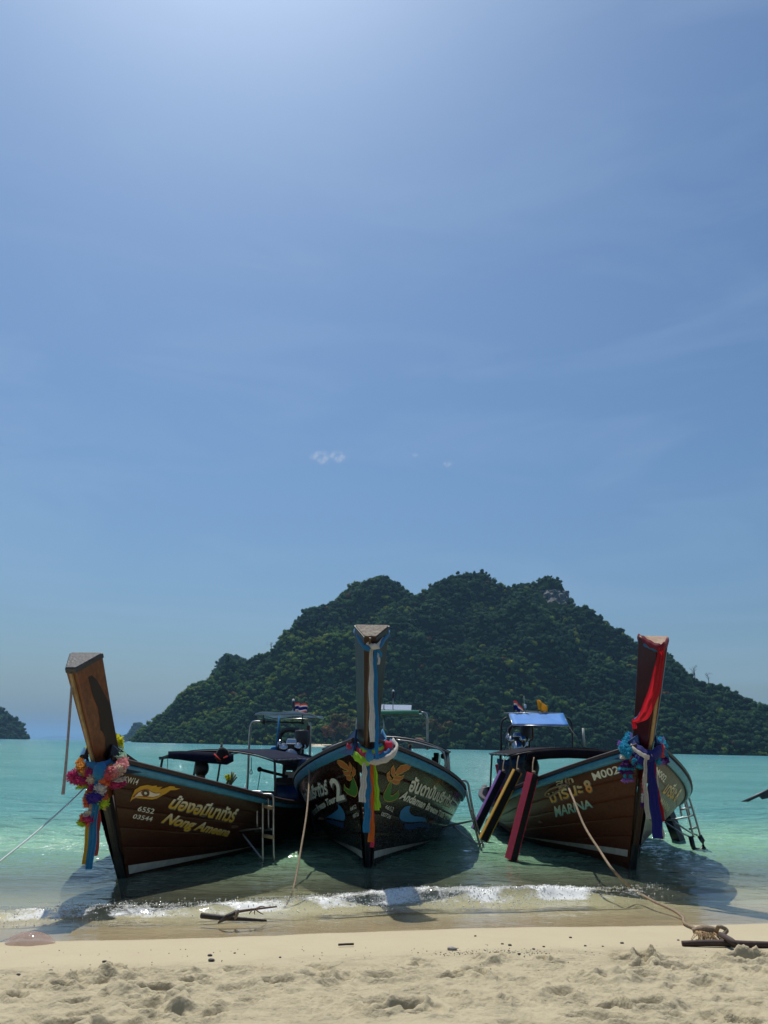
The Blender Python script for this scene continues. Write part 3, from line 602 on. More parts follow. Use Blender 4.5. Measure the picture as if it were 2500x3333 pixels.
# headland at the left edge
S3 = [(-260,1420),(-150,1420),(-60,1470),(0,1512),(10,1520),(24,1535),(38,1550),(47,1562),(56,1578),(62,1592)]
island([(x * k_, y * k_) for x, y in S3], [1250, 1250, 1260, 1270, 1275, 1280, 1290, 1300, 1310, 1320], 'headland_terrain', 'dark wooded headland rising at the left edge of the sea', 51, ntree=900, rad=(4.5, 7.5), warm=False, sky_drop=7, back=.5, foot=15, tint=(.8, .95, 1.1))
S4 = [(247,1597),(252,1588),(257,1583),(262,1588),(266,1590),(272,1584),(280,1580),(286,1570),(292,1562),(300,1562),(330,1575)]
island([(x * k_, y * k_) for x, y in S4], [2300] * len(S4), 'islet_terrain', 'small hazy rock islets beside the left foot of the big island', 61, ntree=260, rad=(6, 9), warm=False, sky_drop=8, back=.6, foot=12)
for i, (pts, Yd, nm) in enumerate(([[(40,1599),(85,1594),(105,1590),(125,1589),(150,1591),(190,1597),(235,1599)], 26000, 0], [[(-200,1588),(-60,1580),(100,1594),(160,1586),(230,1580),(300,1588),(420,1596)], 33000, 1])):
    mb = MB(); A = []
    xs = np.linspace(pts[0][0], pts[-1][0], 80); ys = np.interp(xs, [p[0] for p in pts], [p[1] for p in pts])
    for x, y in zip(xs, ys):
        t = at_dist(x * k_, y * k_, Yd); zz = max(t[2] + 25 * float(fbm(np.array(x * .2), np.array(i * 3.), 3)), 1); A.append([(t[0] * .97, Yd * .97, -3), (t[0] * .985, Yd * .985, zz * .6), (t[0], Yd, zz), (t[0] * 1.04, Yd * 1.04, -3)])
    mb.grid(np.array(A)); o = mb.build('distant_hills', msoil); tag(o, kind='structure')

# pale air between the camera and the far shores
mh, nt, b = new_mat('haze'); N = nt.nodes; K = nt.links; N.remove(b); pv = N.new('ShaderNodeVolumePrincipled'); pv.inputs['Color'].default_value = (.36, .66, 1, 1); pv.inputs['Density'].default_value = HAZE = .00009
pv.inputs['Anisotropy'].default_value = .25; K.new(pv.outputs[0], N['Material Output'].inputs['Volume'])
mb = MB(); mb.box((0, 18900, 147), (60000, 38000, 326)); o = mb.build('haze', mh, smooth=False, origin=(0, 18900, 0)); tag(o, 'pale blue sea haze in the distance', 'haze', kind='stuff')

# a few trees one can pick out
def tree(name, px, py, Yd, hgt, rad, c, label, bare=False, group=None, base=None):
    base = at_dist(px, py, Yd) if base is None else np.array(base); base[2] = max(base[2], .3)
    t = thing(name, base, label, 'tree', group); mb = MB(); g = np.random.default_rng(int(px))
    mb.tube([base, base + [hgt * .05, 0, hgt * .4], base + [-hgt * .03, 0, hgt * .75]], [hgt * .035, hgt * .012], 6, 6)
    for k in range(6 if not bare else 11):
        z = hgt * g.uniform(.35, .8); a = g.uniform(0, 2 * PI); q = base + [0, 0, z]; mb.tube([q, q + np.array([math.cos(a), math.sin(a), .9]) * hgt * g.uniform(.15, .3)], [hgt * .014, hgt * .004], 5)
    mb.build('trunk', MAT['bark'], t, frame=lambda V: V)
    P, R = [], []
    for k in range(5 if not bare else 7): P.append(base + np.array([g.normal() * rad * .45, g.normal() * rad * .45, hgt * (.6 if not bare else .8) + g.normal() * rad * .3])); R.append(rad * (g.uniform(.5, .8) if not bare else g.uniform(.1, .18)))
    VV, FF, CC = [], [], []; o_ = 0
    for p, r in zip(P, R):
        V, F, s = CROWNS[g.integers(10)]; VV.append(V * r + p - base); FF.append(F + o_); o_ += len(V); CC.append(np.concatenate([np.array(c)[None] * s[:, None], np.ones((len(V), 1))], 1))
    np_mesh('crown', np.concatenate(VV), np.concatenate(FF), mforest, np.concatenate(CC), False, t)
    return t
tree('tree', 1085, 2425, 640, 19, 10, (.16, .075, .022), 'rust orange leafed tree on the far shore left of the centre prow')
tree('tree', 1130, 2425, 642, 22, 11, (.10, .09, .02), 'olive brown tree on the far shore just left of the centre prow')
tree('tree', 975, 2420, 640, 17, 10, (.075, .135, .02), 'bright green bushy tree on the far shore behind the moored speedboats')
tree('tree', 1420, 2430, 640, 20, 9, (.11, .085, .02), 'yellowing tree on the far shore right of the centre boat roof')
for (px, py, Yd, h_, l) in ((2255, 2175, 760, 14, 'thin bare tree on the right skyline nearest the right prow'), (2300, 2200, 752, 11, 'short bare tree on the right skyline farther from the prow'), (876, 1985, 762, 12, 'small bare tree standing out on the left skyline slope')):
    v = G[:, 45] - CAM; i_ = int(np.abs(CX + FPX * (v @ CR) / (v @ _f) - px).argmin()); tree('bare_tree', px, py, Yd, h_, 4, (.04, .05, .02), l, True, base=G[i_, 45])

# far shore: strip of beach, hut, speedboats, two walkers
mb = MB(); a = at_dist(1000, 2431, 632); bq = at_dist(1140, 2434, 632)
mb.grid(np.array([[(x, 626 - 3 * math.sin(k), -.3), (x, 640, 1.1), (x, 652, 1.9)] for k, x in enumerate(np.linspace(a[0], bq[0] + 20, 14))])); o = mb.build('far_beach', pm('far_sand', (.55, .47, .34), .9)); tag(o, kind='structure')
hp = at_dist(1362, 2430, 634); hp[2] = .4
t = thing('beach_hut', hp, 'small hut with brown pitched roof on the far shore behind the centre boat', 'hut')
mb = MB(); mb.box(hp + [0, 0, 2], (9, 6, 4)); mb.build('wall', MAT['wallwood'], t, False, frame=lambda V: V)
mb = MB(); mb.add([hp + np.array(q) for q in ((-7, -5, 4), (7, -5, 4), (7, 5, 4), (-7, 5, 4), (-2.2, 0, 8), (2.2, 0, 8))], [(0, 1, 5, 4), (1, 2, 5), (2, 3, 4, 5), (3, 0, 4), (3, 2, 1, 0)]); mb.build('roof', MAT['roofbrown'], t, False, frame=lambda V: V)
def speedboat(px, py, Yd, L_, label):
    p = at_dist(px, py, Yd); p[2] = 0; t = thing('speedboat', p, label, 'boat', 'speedboats moored off the far shore')
    S = [(-.5, .12, .9), (-.3, .13, .95), (0, .14, 1.0), (.25, .12, 1.15), (.42, .06, 1.35), (.5, .005, 1.5)]; A = []
    for u, w_, z in S: A.append([(u * L_, -w_ * L_, z), (u * L_, -w_ * L_ * .85, .25), (u * L_, 0, -.3), (u * L_, w_ * L_ * .85, .25), (u * L_, w_ * L_, z), (u * L_, 0, z - .12), (u * L_, -w_ * L_, z)])
    mb = MB(); mb.grid(np.array(A) + p); mb.build('hull', MAT['boatwhite'], t, frame=lambda V: V)
    mb = MB(); mb.box(p + [-.08 * L_, 0, 2.9], (.55 * L_, .24 * L_, .16)); mb.build('roof', MAT['boatwhite'], t, frame=lambda V: V, bevel=.04)
    for u in (-.3, .12):
        for w_ in (-.1, .1): mb = MB(); mb.tube([p + [u * L_, w_ * L_, .9], p + [u * L_, w_ * L_, 2.85]], .05, 6); mb.build('post', MAT['darksteel'], t, frame=lambda V: V)
    mb = MB(); mb.box(p + [.2 * L_, 0, 1.6], (.08 * L_, .18 * L_, .7)); mb.build('windscreen', MAT['solar'], t, frame=lambda V: V, bevel=.05)
    for w_ in (-.05, .05): mb = MB(); mb.box(p + [-.53 * L_, w_ * L_, .9], (.5, .4, 1.2)); mb.build('outboard_motor', MAT['darksteel'], t, frame=lambda V: V, bevel=.08)
speedboat(938, 2431, 560, 11.5, 'pale speedboat moored off the far shore, left of its neighbour'); speedboat(976, 2428, 590, 13, 'long white speedboat off the far shore, right of its neighbour')
speedboat(398, 2413, 700, 8, 'tiny dark boat on the horizon beside the left prow')

# faint fair-weather puffs high over the island
mcl, nt, b = new_mat('cloud_vapour'); N = nt.nodes; K = nt.links; N.remove(b); pv = N.new('ShaderNodeVolumePrincipled'); pv.inputs['Color'].default_value = (1, 1, 1, 1); pv.inputs['Anisotropy'].default_value = .3; K.new(pv.outputs[0], N['Material Output'].inputs['Volume'])
co = N.new('ShaderNodeTexCoord'); vs = N.new('ShaderNodeVectorMath'); vs.operation = 'DISTANCE'; vs.inputs[1].default_value = (.5, .5, .5); K.new(co.outputs['Generated'], vs.inputs[0])
cn = noise_(N, K, .013, 3, co.outputs['Object'], .5); fall = rng_(N, K, vs.outputs['Value'], .12, .5, 1.0, 0.0); K.new(math_('MULTIPLY', math_('MULTIPLY', fall, rng_(N, K, cn, .38, .66), N, K), .0065, N, K), pv.inputs['Density'])
for (px, py, w_, l) in ((1045, 1490, 62, 'small white cloud puff above the centre boat, left of a pair'), (1100, 1488, 55, 'small white cloud puff above the centre boat, right of a pair'), (1350, 1482, 22, 'tiny faint cloud wisp right of the cloud pair'), (1455, 1512, 32, 'faint cloud wisp farthest right in the middle sky')):
    c0 = at_dist(px, py, 8000.); g = np.random.default_rng(px); mb = MB()
    mb.ico(c0, w_ * 2.6, 3, .0, (1, .7, .6)); V = np.array(mb.v); V[:, 2] += .0; mb.v = [tuple(q) for q in V]
    o = mb.build('cloud', mcl); tag(o, l, 'cloud', kind='stuff')

# ------------------------------------------------------------------ people
def skin_person(name, loc, joints, edges, radii, label, hair=True, clothes=('cloth', 'cloth'), heads=(0,), hidden_hands=False):
    """joints: local metres; one continuous skinned body baked to a mesh, clothing told by height from joint sets"""
    me = bpy.data.meshes.new('tmp'); me.from_pydata(joints, edges, []); me.update(); o = bpy.data.objects.new('tmp', me); col.objects.link(o)
    sk = o.modifiers.new('s', 'SKIN'); sk.use_smooth_shade = True; o.modifiers.new('u', 'SUBSURF').levels = 2; o.modifiers['u'].render_levels = 2
    for i, r in enumerate(radii): me.skin_vertices[0].data[i].radius = (r, r) if np.isscalar(r) else r
    me.skin_vertices[0].data[0].use_root = True
    dg = bpy.context.evaluated_depsgraph_get(); bm_ = bpy.data.meshes.new_from_object(o.evaluated_get(dg)); bpy.data.objects.remove(o)
    t = thing(name, loc, label, 'person')
    b_ = link('body', bm_, t); bm_.materials.clear(); bm_.materials.append(MAT['skin']); bm_.materials.append(MAT[clothes[0]]); bm_.materials.append(MAT[clothes[1]])
    bm_.polygons.foreach_set('use_smooth', [True] * len(bm_.polygons))
    return t, b_, bm_

# ------------------------------------------------------------------ long-tail boats
def frame_of(k):
    S = SPEC[k]; a = S['yaw']; d = np.array([math.sin(a), math.cos(a), 0]); n = np.array([d[1], -d[0], 0]); B = np.array([*S['loc'], 0.])
    return (lambda V: B + np.asarray(V)[..., :1] * n + np.asarray(V)[..., 1:2] * d + np.asarray(V)[..., 2:3] * np.array([0, 0, 1.])), d, n, B
FR = {k: frame_of(k) for k in 'LCR'}
def at(k, px, py, yl):
    """local boat coordinates of a photo point that lies yl metres aft of the boat's waterline stem"""
    f, d, n, B = FR[k]; r = ray(px, py); q = CAM + r * (((B + d * yl - CAM) @ d) / (r @ d)) - B
    return np.array([q @ n, yl, q[2]])

def text_flat(s, bold=0.0, shear=0.0):
    cu = bpy.data.curves.new('t', 'FONT'); cu.body = s; cu.size = 1; cu.shear = shear; cu.offset = bold; cu.fill_mode = 'FRONT'; cu.resolution_u = 4
    o = bpy.data.objects.new('t', cu); col.objects.link(o); dg = bpy.context.evaluated_depsgraph_get(); me = bpy.data.meshes.new_from_object(o.evaluated_get(dg))
    bm = bmesh.new(); bm.from_mesh(me); bpy.data.objects.remove(o); bpy.data.meshes.remove(me); return bm
def cut_grid(bm, step):
    xs = [v.co.x for v in bm.verts]; ys = [v.co.y for v in bm.verts]
    for ax, (lo, hi) in enumerate(((min(xs), max(xs)), (min(ys), max(ys)))):
        for c in np.arange(lo + step, hi, step):
            no = Vector((1, 0, 0)) if ax == 0 else Vector((0, 1, 0)); co = Vector((c, 0, 0)) if ax == 0 else Vector((0, c, 0))
            bmesh.ops.bisect_plane(bm, geom=bm.verts[:] + bm.edges[:] + bm.faces[:], plane_co=co, plane_no=no)
def bm_out(bm): bm.verts.index_update(); return np.array([v.co[:2] for v in bm.verts]), [tuple(v.index for v in f.verts) for f in bm.faces]
def letters(boat, k, side, s, quad, mat, lo=0., hi=.72, bold=.012, shear=.0, off=.007, name='lettering', shadow=None, col2=None):
    """quad: hull (t, v) of bottom-left, bottom-right, top-right, top-left of the x-height box lo..hi of the text"""
    S = SPEC[k]
    for lay, (mt, dx, dy, of, bd) in enumerate([(mat, 0, 0, off, bold)] + ([(shadow, .035, -.045, off - .003, bold + .02)] if shadow else [])):
        bm = text_flat(s, bd, shear); cut_grid(bm, .35); V, F = bm_out(bm); bm.free()
        if lay == 0: x0, x1 = V[:, 0].min(), V[:, 0].max()
        a = (V[:, 0] + dx - x0) / (x1 - x0); b_ = (V[:, 1] + dy - lo) / (hi - lo); Q = np.array(quad)
        TV = (Q[0] * (1 - a[:, None]) + Q[1] * a[:, None]) * (1 - b_[:, None]) + (Q[3] * (1 - a[:, None]) + Q[2] * a[:, None]) * b_[:, None]
        P = hull(S, side, np.maximum(TV[:, 0], .0), TV[:, 1], of); mb = MB(); mb.add(P, F)
        if lay == 0 and col2 is not None:
            w = np.clip(b_ * 1.1 - .25, 0, 1)[:, None]; c_ = np.array(col2[0])[None] * (1 - w) + np.array(col2[1])[None] * w; mb.c = np.concatenate([c_, np.ones((len(c_), 1))], 1)
        mb.build(name if lay == 0 else 'lettering_shadow', mt, boat, smooth=False)
def poly_paint(boat, k, side, key, mat, off, grow=0., name='painted_emblem'):
    TV = np.array(POLY[key]); c0 = TV.mean(0); m_ = np.array([1, 1.7])
    if grow:
        P2 = TV * m_; nx = np.roll(P2, -1, 0) - np.roll(P2, 1, 0); nn = np.stack([nx[:, 1], -nx[:, 0]], -1); nn /= np.linalg.norm(nn, axis=1)[:, None] + 1e-9
        area = .5 * np.sum(P2[:, 0] * np.roll(P2[:, 1], -1) - np.roll(P2[:, 0], -1) * P2[:, 1]); TV = (P2 + nn * grow * (1 if area > 0 else -1)) / m_
    bm = bmesh.new(); vs = [bm.verts.new((p[0], p[1], 0)) for p in TV]; bm.faces.new(vs); bmesh.ops.triangulate(bm, faces=bm.faces[:]); cut_grid(bm, .1); V, F = bm_out(bm); bm.free()
    mb = MB(); mb.add(hull(SPEC[k], side, np.maximum(V[:, 0], 0), V[:, 1], off), F); return mb.build(name, mat, boat, smooth=False)

def boat_hull(k, label, mats, nplank=7):
    S = SPEC[k]; b_ = thing('longtail_boat', (*S['loc'], 0), label, 'boat', 'longtail boats moored bow-on to the beach', rotz=-S['yaw'])
    Ln = S['len']; ts = np.concatenate([np.linspace(0, .5, 8)[:-1], np.linspace(.5, Ln, 34)])
    vb = np.linspace(.0, .955, nplank + 1)
    for side in (-1, 1):
        for j in range(nplank):
            v = np.array([vb[j], vb[j] + .006, vb[j] + .014, (vb[j] + vb[j + 1]) / 2, vb[j + 1] - .014, vb[j + 1] - .006, vb[j + 1]]); of = np.array([-.006, -.001, .0005, .001, .0005, -.001, -.006])
            tt, vv = np.meshgrid(ts, v, indexing='ij'); P = hull(S, side, tt, vv, np.broadcast_to(of, tt.shape).copy()); mb = MB(); mb.grid(P)
            mb.build('hull_plank', mats['bottom'] if j == 0 else mats['hull'], b_)
        # inner skin, gunwale wale (blue) and cap rail
        tt, vv = np.meshgrid(ts, np.linspace(.05, .99, 6), indexing='ij'); mb = MB(); mb.grid(hull(S, side, tt, vv, -.045)); mb.build('inner_skin', MAT['inner'], b_)
        w0 = S.get('wale', .945); prof = [(w0, .004), (w0, .030), (w0 + .012, .036), (.992, .036), (1.0, .028), (1.0, -.03)]
        P = np.stack([hull(S, side, ts, np.full(len(ts), q[0]), q[1] + 0.0001) for q in prof], 1); mb = MB(); mb.grid(P); mb.build('wale', mats['wale'], b_)
        R0 = hull(S, side, ts, np.full(len(ts), 1.0)); R0[:, 2] += .022
        mb = MB(); mb.sweep(R0, [(-.045, -.022), (.045, -.022), (.045, .016), (.03, .026), (-.03, .026), (-.045, .016)]); mb.build('gunwale_rail', mats['rail'], b_, smooth=False)
        # white boot stripe
        st = np.linspace(.05, S['stripe'][2], 30); zc = np.interp(st, [0, S['stripe'][2]], S['stripe'][0]); hw = np.interp(st, [0, .6, S['stripe'][2]], S['stripe'][1]); zk = S['zf'] - .1 * np.clip(st / 3, 0, 1); zg = sheer(S, st)
        A = np.stack([hull(S, side, st, (zc + hw * q - zk) / (zg - zk), .0065) for q in (-1, -.3, .3, 1)], 1); mb = MB(); mb.grid(A); mb.build('boot_stripe', MAT['white'], b_)
    # transom, floor, bow deck
    vv = np.linspace(0, 1, 7); A = [hull(S, s, np.full(7, Ln - .01), vv) for s in (-1, 1)]; mb = MB(); mb.grid(np.stack(A, 0)); mb.build('transom', mats['hull'], b_)
    tq = np.linspace(0, Ln - .6, 200); zq = S['zf'] - .1 * np.clip(tq / 3, 0, 1); vq = (.17 - zq) / (sheer(S, tq) - zq); hq = hull_raw(S, 1, tq, vq)
    for i, x in enumerate(np.linspace(-.6, .6, 6)):
        x *= S['B'] / 1.1; ok = hq[hq[:, 0] > abs(x) + .22][:, 1]; y0_, y1_ = ok.min() + .1, min(ok.max(), Ln - 1.6)
        mb = MB(); mb.box((x, (y0_ + y1_) / 2, .20), (.22 * S['B'] / 1.1, y1_ - y0_, .03)); mb.build('floor_board', MAT['floor'], b_, False, bevel=.006)
    for y in (1.6, 3.2, 4.8):
        w_ = float(breadth(S, y + .3)) * .80; mb = MB(); mb.box((0, y, .44), (2 * w_, .24, .035)); mb.build('thwart', MAT['floor'], b_, False, bevel=.006)
    td = np.linspace(.03, 1.25, 9); A = np.stack([hull(S, s_, td, np.full(9, .93)) * np.array([f_, 1, 1]) for s_, f_ in ((-1, .97), (-1, .4), (1, .4), (1, .97))], 1); mb = MB(); mb.grid(A); mb.build('bow_deck', mats['rail'], b_)
    # stem post
    zs = np.linspace(S['zf'] - .06, S['z0'] - .08, 14); A = []
    for z in zs:
        y = -S['rake'] * max(z, -.4); A.append([(-.038, y + .10, z), (-.040, y - .005, z), (-.022, y - .045, z), (.022, y - .045, z), (.040, y - .005, z), (.038, y + .10, z)])
    mb = MB(); mb.grid(np.array(A)); mb.build('stem_post', mats['stem'], b_, False)
    A = []
    for z in np.linspace(S['zf'] - .06, S['shoe'], 5):
        y = -S['rake'] * max(z, -.4); A.append([(-.046, y + .16, z), (-.052, y - .005, z), (-.028, y - .053, z), (.028, y - .053, z), (.052, y - .005, z), (.046, y + .16, z)])
    mb = MB(); mb.grid(np.array(A)); mb.build('stem_shoe', MAT['bottom'], b_, False)
    return b_
def prow(b_, k, mats, zn, hw_base, hw_top, nose=(.035, .075), depth=(.24, .32), cap='flat', strip=True, lean=(0, 0), smat='batten'):
    """tall raked prow: nose forward, broad back; cut square across its top"""
    S = SPEC[k]; r = S['rake']; a = np.array([0, -r, 1.]); a /= np.linalg.norm(a); c = np.array([0, a[2], -a[1]])
    z0 = S['z0'] - .42; N0 = np.array([0, -r * z0 - .03, z0]); q1 = (zn - z0) / a[2]; A = []; fp = {}
    for u in np.linspace(0, 1, 15):
        q = q1 * u; uu = u ** 1.35; wb = hw_base + (hw_top - hw_base) * uu; wn_ = nose[0] + (nose[1] - nose[0]) * uu; D = depth[0] + (depth[1] - depth[0]) * uu
        n_ = N0 + a * q + c * (-.03 * math.sin(u * PI)) + np.array([lean[0] * u, -lean[1] * u * u, 0]); bk = n_ + c * D
        ring = [n_ + [-wn_, 0, 0], n_ + [wn_, 0, 0], n_ + c * .02 + [wn_ + .008, 0, 0], bk - c * .02 + [wb, 0, 0], bk + [wb - .01, 0, 0], bk + [-wb + .01, 0, 0], bk - c * .02 + [-wb, 0, 0], n_ + c * .02 + [-wn_ - .008, 0, 0]]
        A.append(ring)
    A = np.array(A); mb = MB(); mb.grid(np.concatenate([A, A[:, :1]], 1)); mb.add(A[-1], [tuple(range(8))]); o = mb.build('prow', mats['prow'], b_, False, bevel=.009)
    T_ = A[-1]; cen = T_.mean(0); mb = MB(); h_ = .012 if cap == 'flat' else .045; ou = cen + (T_ - cen) * (1.0 if cap == 'flat' else 1.05)
    if cap == 'flat':
        ins = cen + (T_ - cen) * .94; mb.add(np.concatenate([ins + a * .002, ins + a * h_]), [tuple(range(8, 16))] + [(i, (i + 1) % 8, 8 + (i + 1) % 8, 8 + i) for i in range(8)])
    else: mb.add(np.concatenate([ou - a * .0, ou + a * h_, cen + (ou - cen) * .9 + a * (h_ + .012)]), [tuple(range(16, 24))] + [(j * 8 + i, j * 8 + (i + 1) % 8, j * 8 + 8 + (i + 1) % 8, j * 8 + 8 + i) for i in range(8) for j in (0, 1)])
    mb.build('prow_end', mats['end'], b_, False)
    if strip:
        w_ = strip if isinstance(strip, float) else .016
        P = (A[:, 0] + A[:, 1]) / 2 - c * .012; P = np.concatenate([P[:1] - a * .12, P]); mb = MB(); mb.sweep(P, [(-w_, -.014), (w_, -.014), (w_, .014), (-w_, .014)], hint=c); mb.build('nose_batten', MAT[smat], b_, False)
    # cheek boards rising from the gunwale ends to the prow
    for s in (-1, 1):
        g0 = hull(S, s, np.array([.0, .35]), np.array([1., 1.])); top = g0[0] + np.array([-.02 * s, .08, .15]); low = g0[0] + np.array([0, -.05, -.16])
        mb = MB(); mb.add([low, g0[1] + [0, 0, -.05], g0[1] + [0, 0, .02], top, top + [0, -.05, 0]], [(0, 1, 2, 3, 4)]); mb.build('cheek_board', mats['wale'], b_, False, solid=.028)
    return A, a, c

def canopy(b_, y0, y1, hw, ze, zr, mat, xo=0., posts=(), zg=.6, ribs=6, tubes='steel', droop=.0, skew=0.):
    ys = np.linspace(y0, y1, 22); xs = np.linspace(-1, 1, 15); A = np.zeros((22, 15, 3))
    for i, y in enumerate(ys):
        u = i / 21
        for j, x in enumerate(xs):
            z = ze + (zr - ze) * (1 - abs(x) ** 2.2) - droop * math.sin(u * PI) * -1 - .008 * math.sin(u * ribs * 2 * PI) ** 2
            A[i, j] = (xo + skew * (y - y0) + x * hw, y, z)
    mb = MB(); mb.grid(A); o = mb.build('canopy', mat, b_, solid=.008)
    for i in np.linspace(0, 21, ribs).astype(int): mb = MB(); mb.tube(A[i] - [0, 0, .022], .013, 6); mb.build('canopy_rib', MAT[tubes], o)
    for j in (0, 14): mb = MB(); mb.tube(A[:, j] + [0, 0, .0], .018, 6); mb.build('canopy_edge_bar', MAT[tubes], o)
    for j in (4, 7, 10): mb = MB(); mb.tube(A[:, j] - [0, 0, .03], .010, 5); mb.build('canopy_stringer', MAT[tubes], o)
    for (y, s) in posts:
        x = xo + skew * (y - y0) + s * hw * .97; mb = MB(); mb.tube([(x + .06 * s, y, zg), (x + .03 * s, y, (zg + ze) / 2), (x, y, ze + .01)], .019, 7, 6); mb.build('canopy_post', MAT[tubes], b_)
    return A
def engine(b_, c, s=1.0, yaw=0.):
    c = np.array(c, float); cs, sn = math.cos(yaw), math.sin(yaw); Rm = np.array([[cs, -sn, 0], [sn, cs, 0], [0, 0, 1]])
    f = lambda p: c + (Rm @ (np.array(p, float) * s)); F_ = lambda L_: [f(p) for p in L_]
    mb = MB(); mb.box(f((0, 0, 0)), np.array((.34, .62, .34)) * s, Rm); mb.box(f((0, .02, -.22)), np.array((.26, .5, .14)) * s, Rm, .9); e = mb.build('engine_block', MAT['iron'], b_, False, bevel=.02)
    mb = MB(); mb.box(f((0, 0, .21)), np.array((.20, .52, .09)) * s, Rm, .85); mb.build('valve_cover', MAT['chrome'], e, False, bevel=.015)
    mb = MB(); mb.lathe([(.0, -.14), (.12, -.14), (.13, -.10), (.13, .10), (.12, .14), (0, .14)], f((.17, -.12, .27)), 14, np.diag([s, s, s])); mb.build('air_filter', MAT['darksteel'], e)
    mb = MB(); mb.tube(F_([(-.2, -.2, .1), (-.26, 0, .14), (-.26, .2, .20), (-.24, .25, .34), (-.1, .18, .42), (.1, .1, .40)]), .045 * s, 9, 18); mb.build('intake_pipe', MAT['darksteel'], e)
    mb = MB(); mb.tube(F_([(.2, .1, .1), (.27, .18, .16), (.27, .22, .5)]), .03 * s, 8, 12); mb.build('exhaust_pipe', MAT['rust'], e)
    for (x, z, r) in ((0, -.05, .13), (.13, .12, .07), (-.13, .1, .08)):
        mb = MB(); mb.lathe([(0, -.02), (r, -.02), (r * .85, 0), (r, .02), (0, .02)], f((x, -.35, z)), 16, Rm @ np.array([[1, 0, 0], [0, 0, 1], [0, -1, 0]]) * s); mb.build('pulley', MAT['chrome'], e)
    for k in range(6):
        mb = MB(); p = np.array([(-1) ** k * .19, -.25 + k * .09, .06 + .03 * (k % 3)]); mb.tube(F_([p, p + [(-1) ** k * .06, .02, .05], p + [(-1) ** k * .03, .05, .13]]), .012 * s, 6, 6); mb.build('injector_line', MAT['chrome'], e)
    mb = MB(); mb.box(f((0, .42, 0)), np.array((.4, .08, .42)) * s, Rm); mb.build('radiator', MAT['darksteel'], e, False, bevel=.01)
    return e
def flag(k, name, base, h_, w_, fh, stripes, label, lean=(0, 0), wind=(1, 0), droop=.25, lamp=False):
    fr = FR[k][0]; base = np.array(base, float); p0 = fr(base); t = thing(name, p0, label, 'flag')
    top = base + np.array([lean[0], lean[1], h_]); mb = MB(); mb.tube([base, top], .008, 6); mb.build('flagpole', MAT['darksteel'], t, frame=fr)
    nu, nv = 16, 7 * len(stripes); tot = sum(q[1] for q in stripes); z = 0; wd = np.array([wind[0], wind[1], 0.])
    for name_, q in stripes:
        A = np.zeros((nu, 4, 3))
        for i in range(nu):
            u = i / (nu - 1)
            for j in range(4):
                v = (z + q * j / 3) / tot
                A[i, j] = top + wd * w_ * u * (1 - .1 * u) + np.array([.02 * math.sin(u * 7 + v), .03 * math.sin(u * 8 + v * 2), -v * fh - droop * u * u * fh * (1.2 - v * .4) + .012 * math.sin(u * 9)])
        mb = MB(); mb.grid(A); mb.build('stripe' if len(stripes) > 1 else 'cloth', FAB[name_], t, frame=fr, solid=.002); z += q
    return t
def ladder(k, label, rails, rungs, braces, rungmat='steel', feet=None, r=.017):
    fr = FR[k][0]; P0 = fr(np.array(rails[0][-1])); t = thing('boarding_ladder', P0, label, 'ladder')
    for q in rails: mb = MB(); mb.tube(q, r, 8, 24); mb.build('rail', MAT['steel'], t, frame=fr)
    for a, b_ in rungs: mb = MB(); mb.tube([a, b_], .024 if rungmat != 'steel' else .017, 8); mb.build('rung', MAT[rungmat], t, frame=fr)
    for q in braces: mb = MB(); mb.tube(q, r * .85, 7, 10); mb.build('brace', MAT['steel'], t, frame=fr)
    if feet:
        for q in feet: mb = MB(); mb.tube(q, .04, 9, 8); mb.build('rubber_sleeve', MAT['black'], t, frame=fr)
    return t

# cloth and garlands ------------------------------------------------
def ribbon_mesh(path, width, side, n=26, m=9, amp=.010, pleats=2.5, seed=0, taper=None, twist=0.):
    P = smooth_path(path, n); T = np.gradient(P, axis=0); side = np.array(side, float); g = np.random.default_rng(seed); ph = g.uniform(0, 6)
    A = np.zeros((n, m, 3))
    for i in range(n):
        t = T[i] / (np.linalg.norm(T[i]) + 1e-9); s = side - t * (side @ t); s /= np.linalg.norm(s) + 1e-9; nn = np.cross(t, s)
        if twist: a = twist * i / n; s, nn = s * math.cos(a) + nn * math.sin(a), nn * math.cos(a) - s * math.sin(a)
        w = width * (1 if taper is None else float(np.interp(i / (n - 1), np.linspace(0, 1, len(taper)), taper)))
        for j in range(m):
            v = j / (m - 1) - .5
            A[i, j] = P[i] + s * (v * w + .006 * math.sin(i * .7 + ph)) + nn * (amp * math.sin(v * pleats * 2 * PI + ph + .25 * math.sin(i * .35)))
    mb = MB(); mb.grid(A); return mb
def strip_(t, fr, path, width, colr, side=(1, 0, 0), name='sash_tail', **kw):
    return ribbon_mesh(path, width, side, **kw).build(name, FAB[colr], t, frame=fr)
def band_(t, fr, path, width, colr, name='sash_band', n=40, seed=1, closed=False):
    """gathered cloth band round the stem: a flattened, pleated tube"""
    P = smooth_path(path, n); prof = [(math.cos(a) * .22 * width, math.sin(a) * .5 * width * (1 + .10 * math.sin(5 * a + seed) + .12 * math.sin(9 * a + 2 * seed))) for a in np.linspace(0, 2 * PI, 27)[:-1]]
    mb = MB(); mb.sweep(P, prof, (0, 0, 1), 1 + .12 * np.sin(np.arange(n) * .9 + seed)); return mb.build(name, FAB[colr], t, frame=fr)
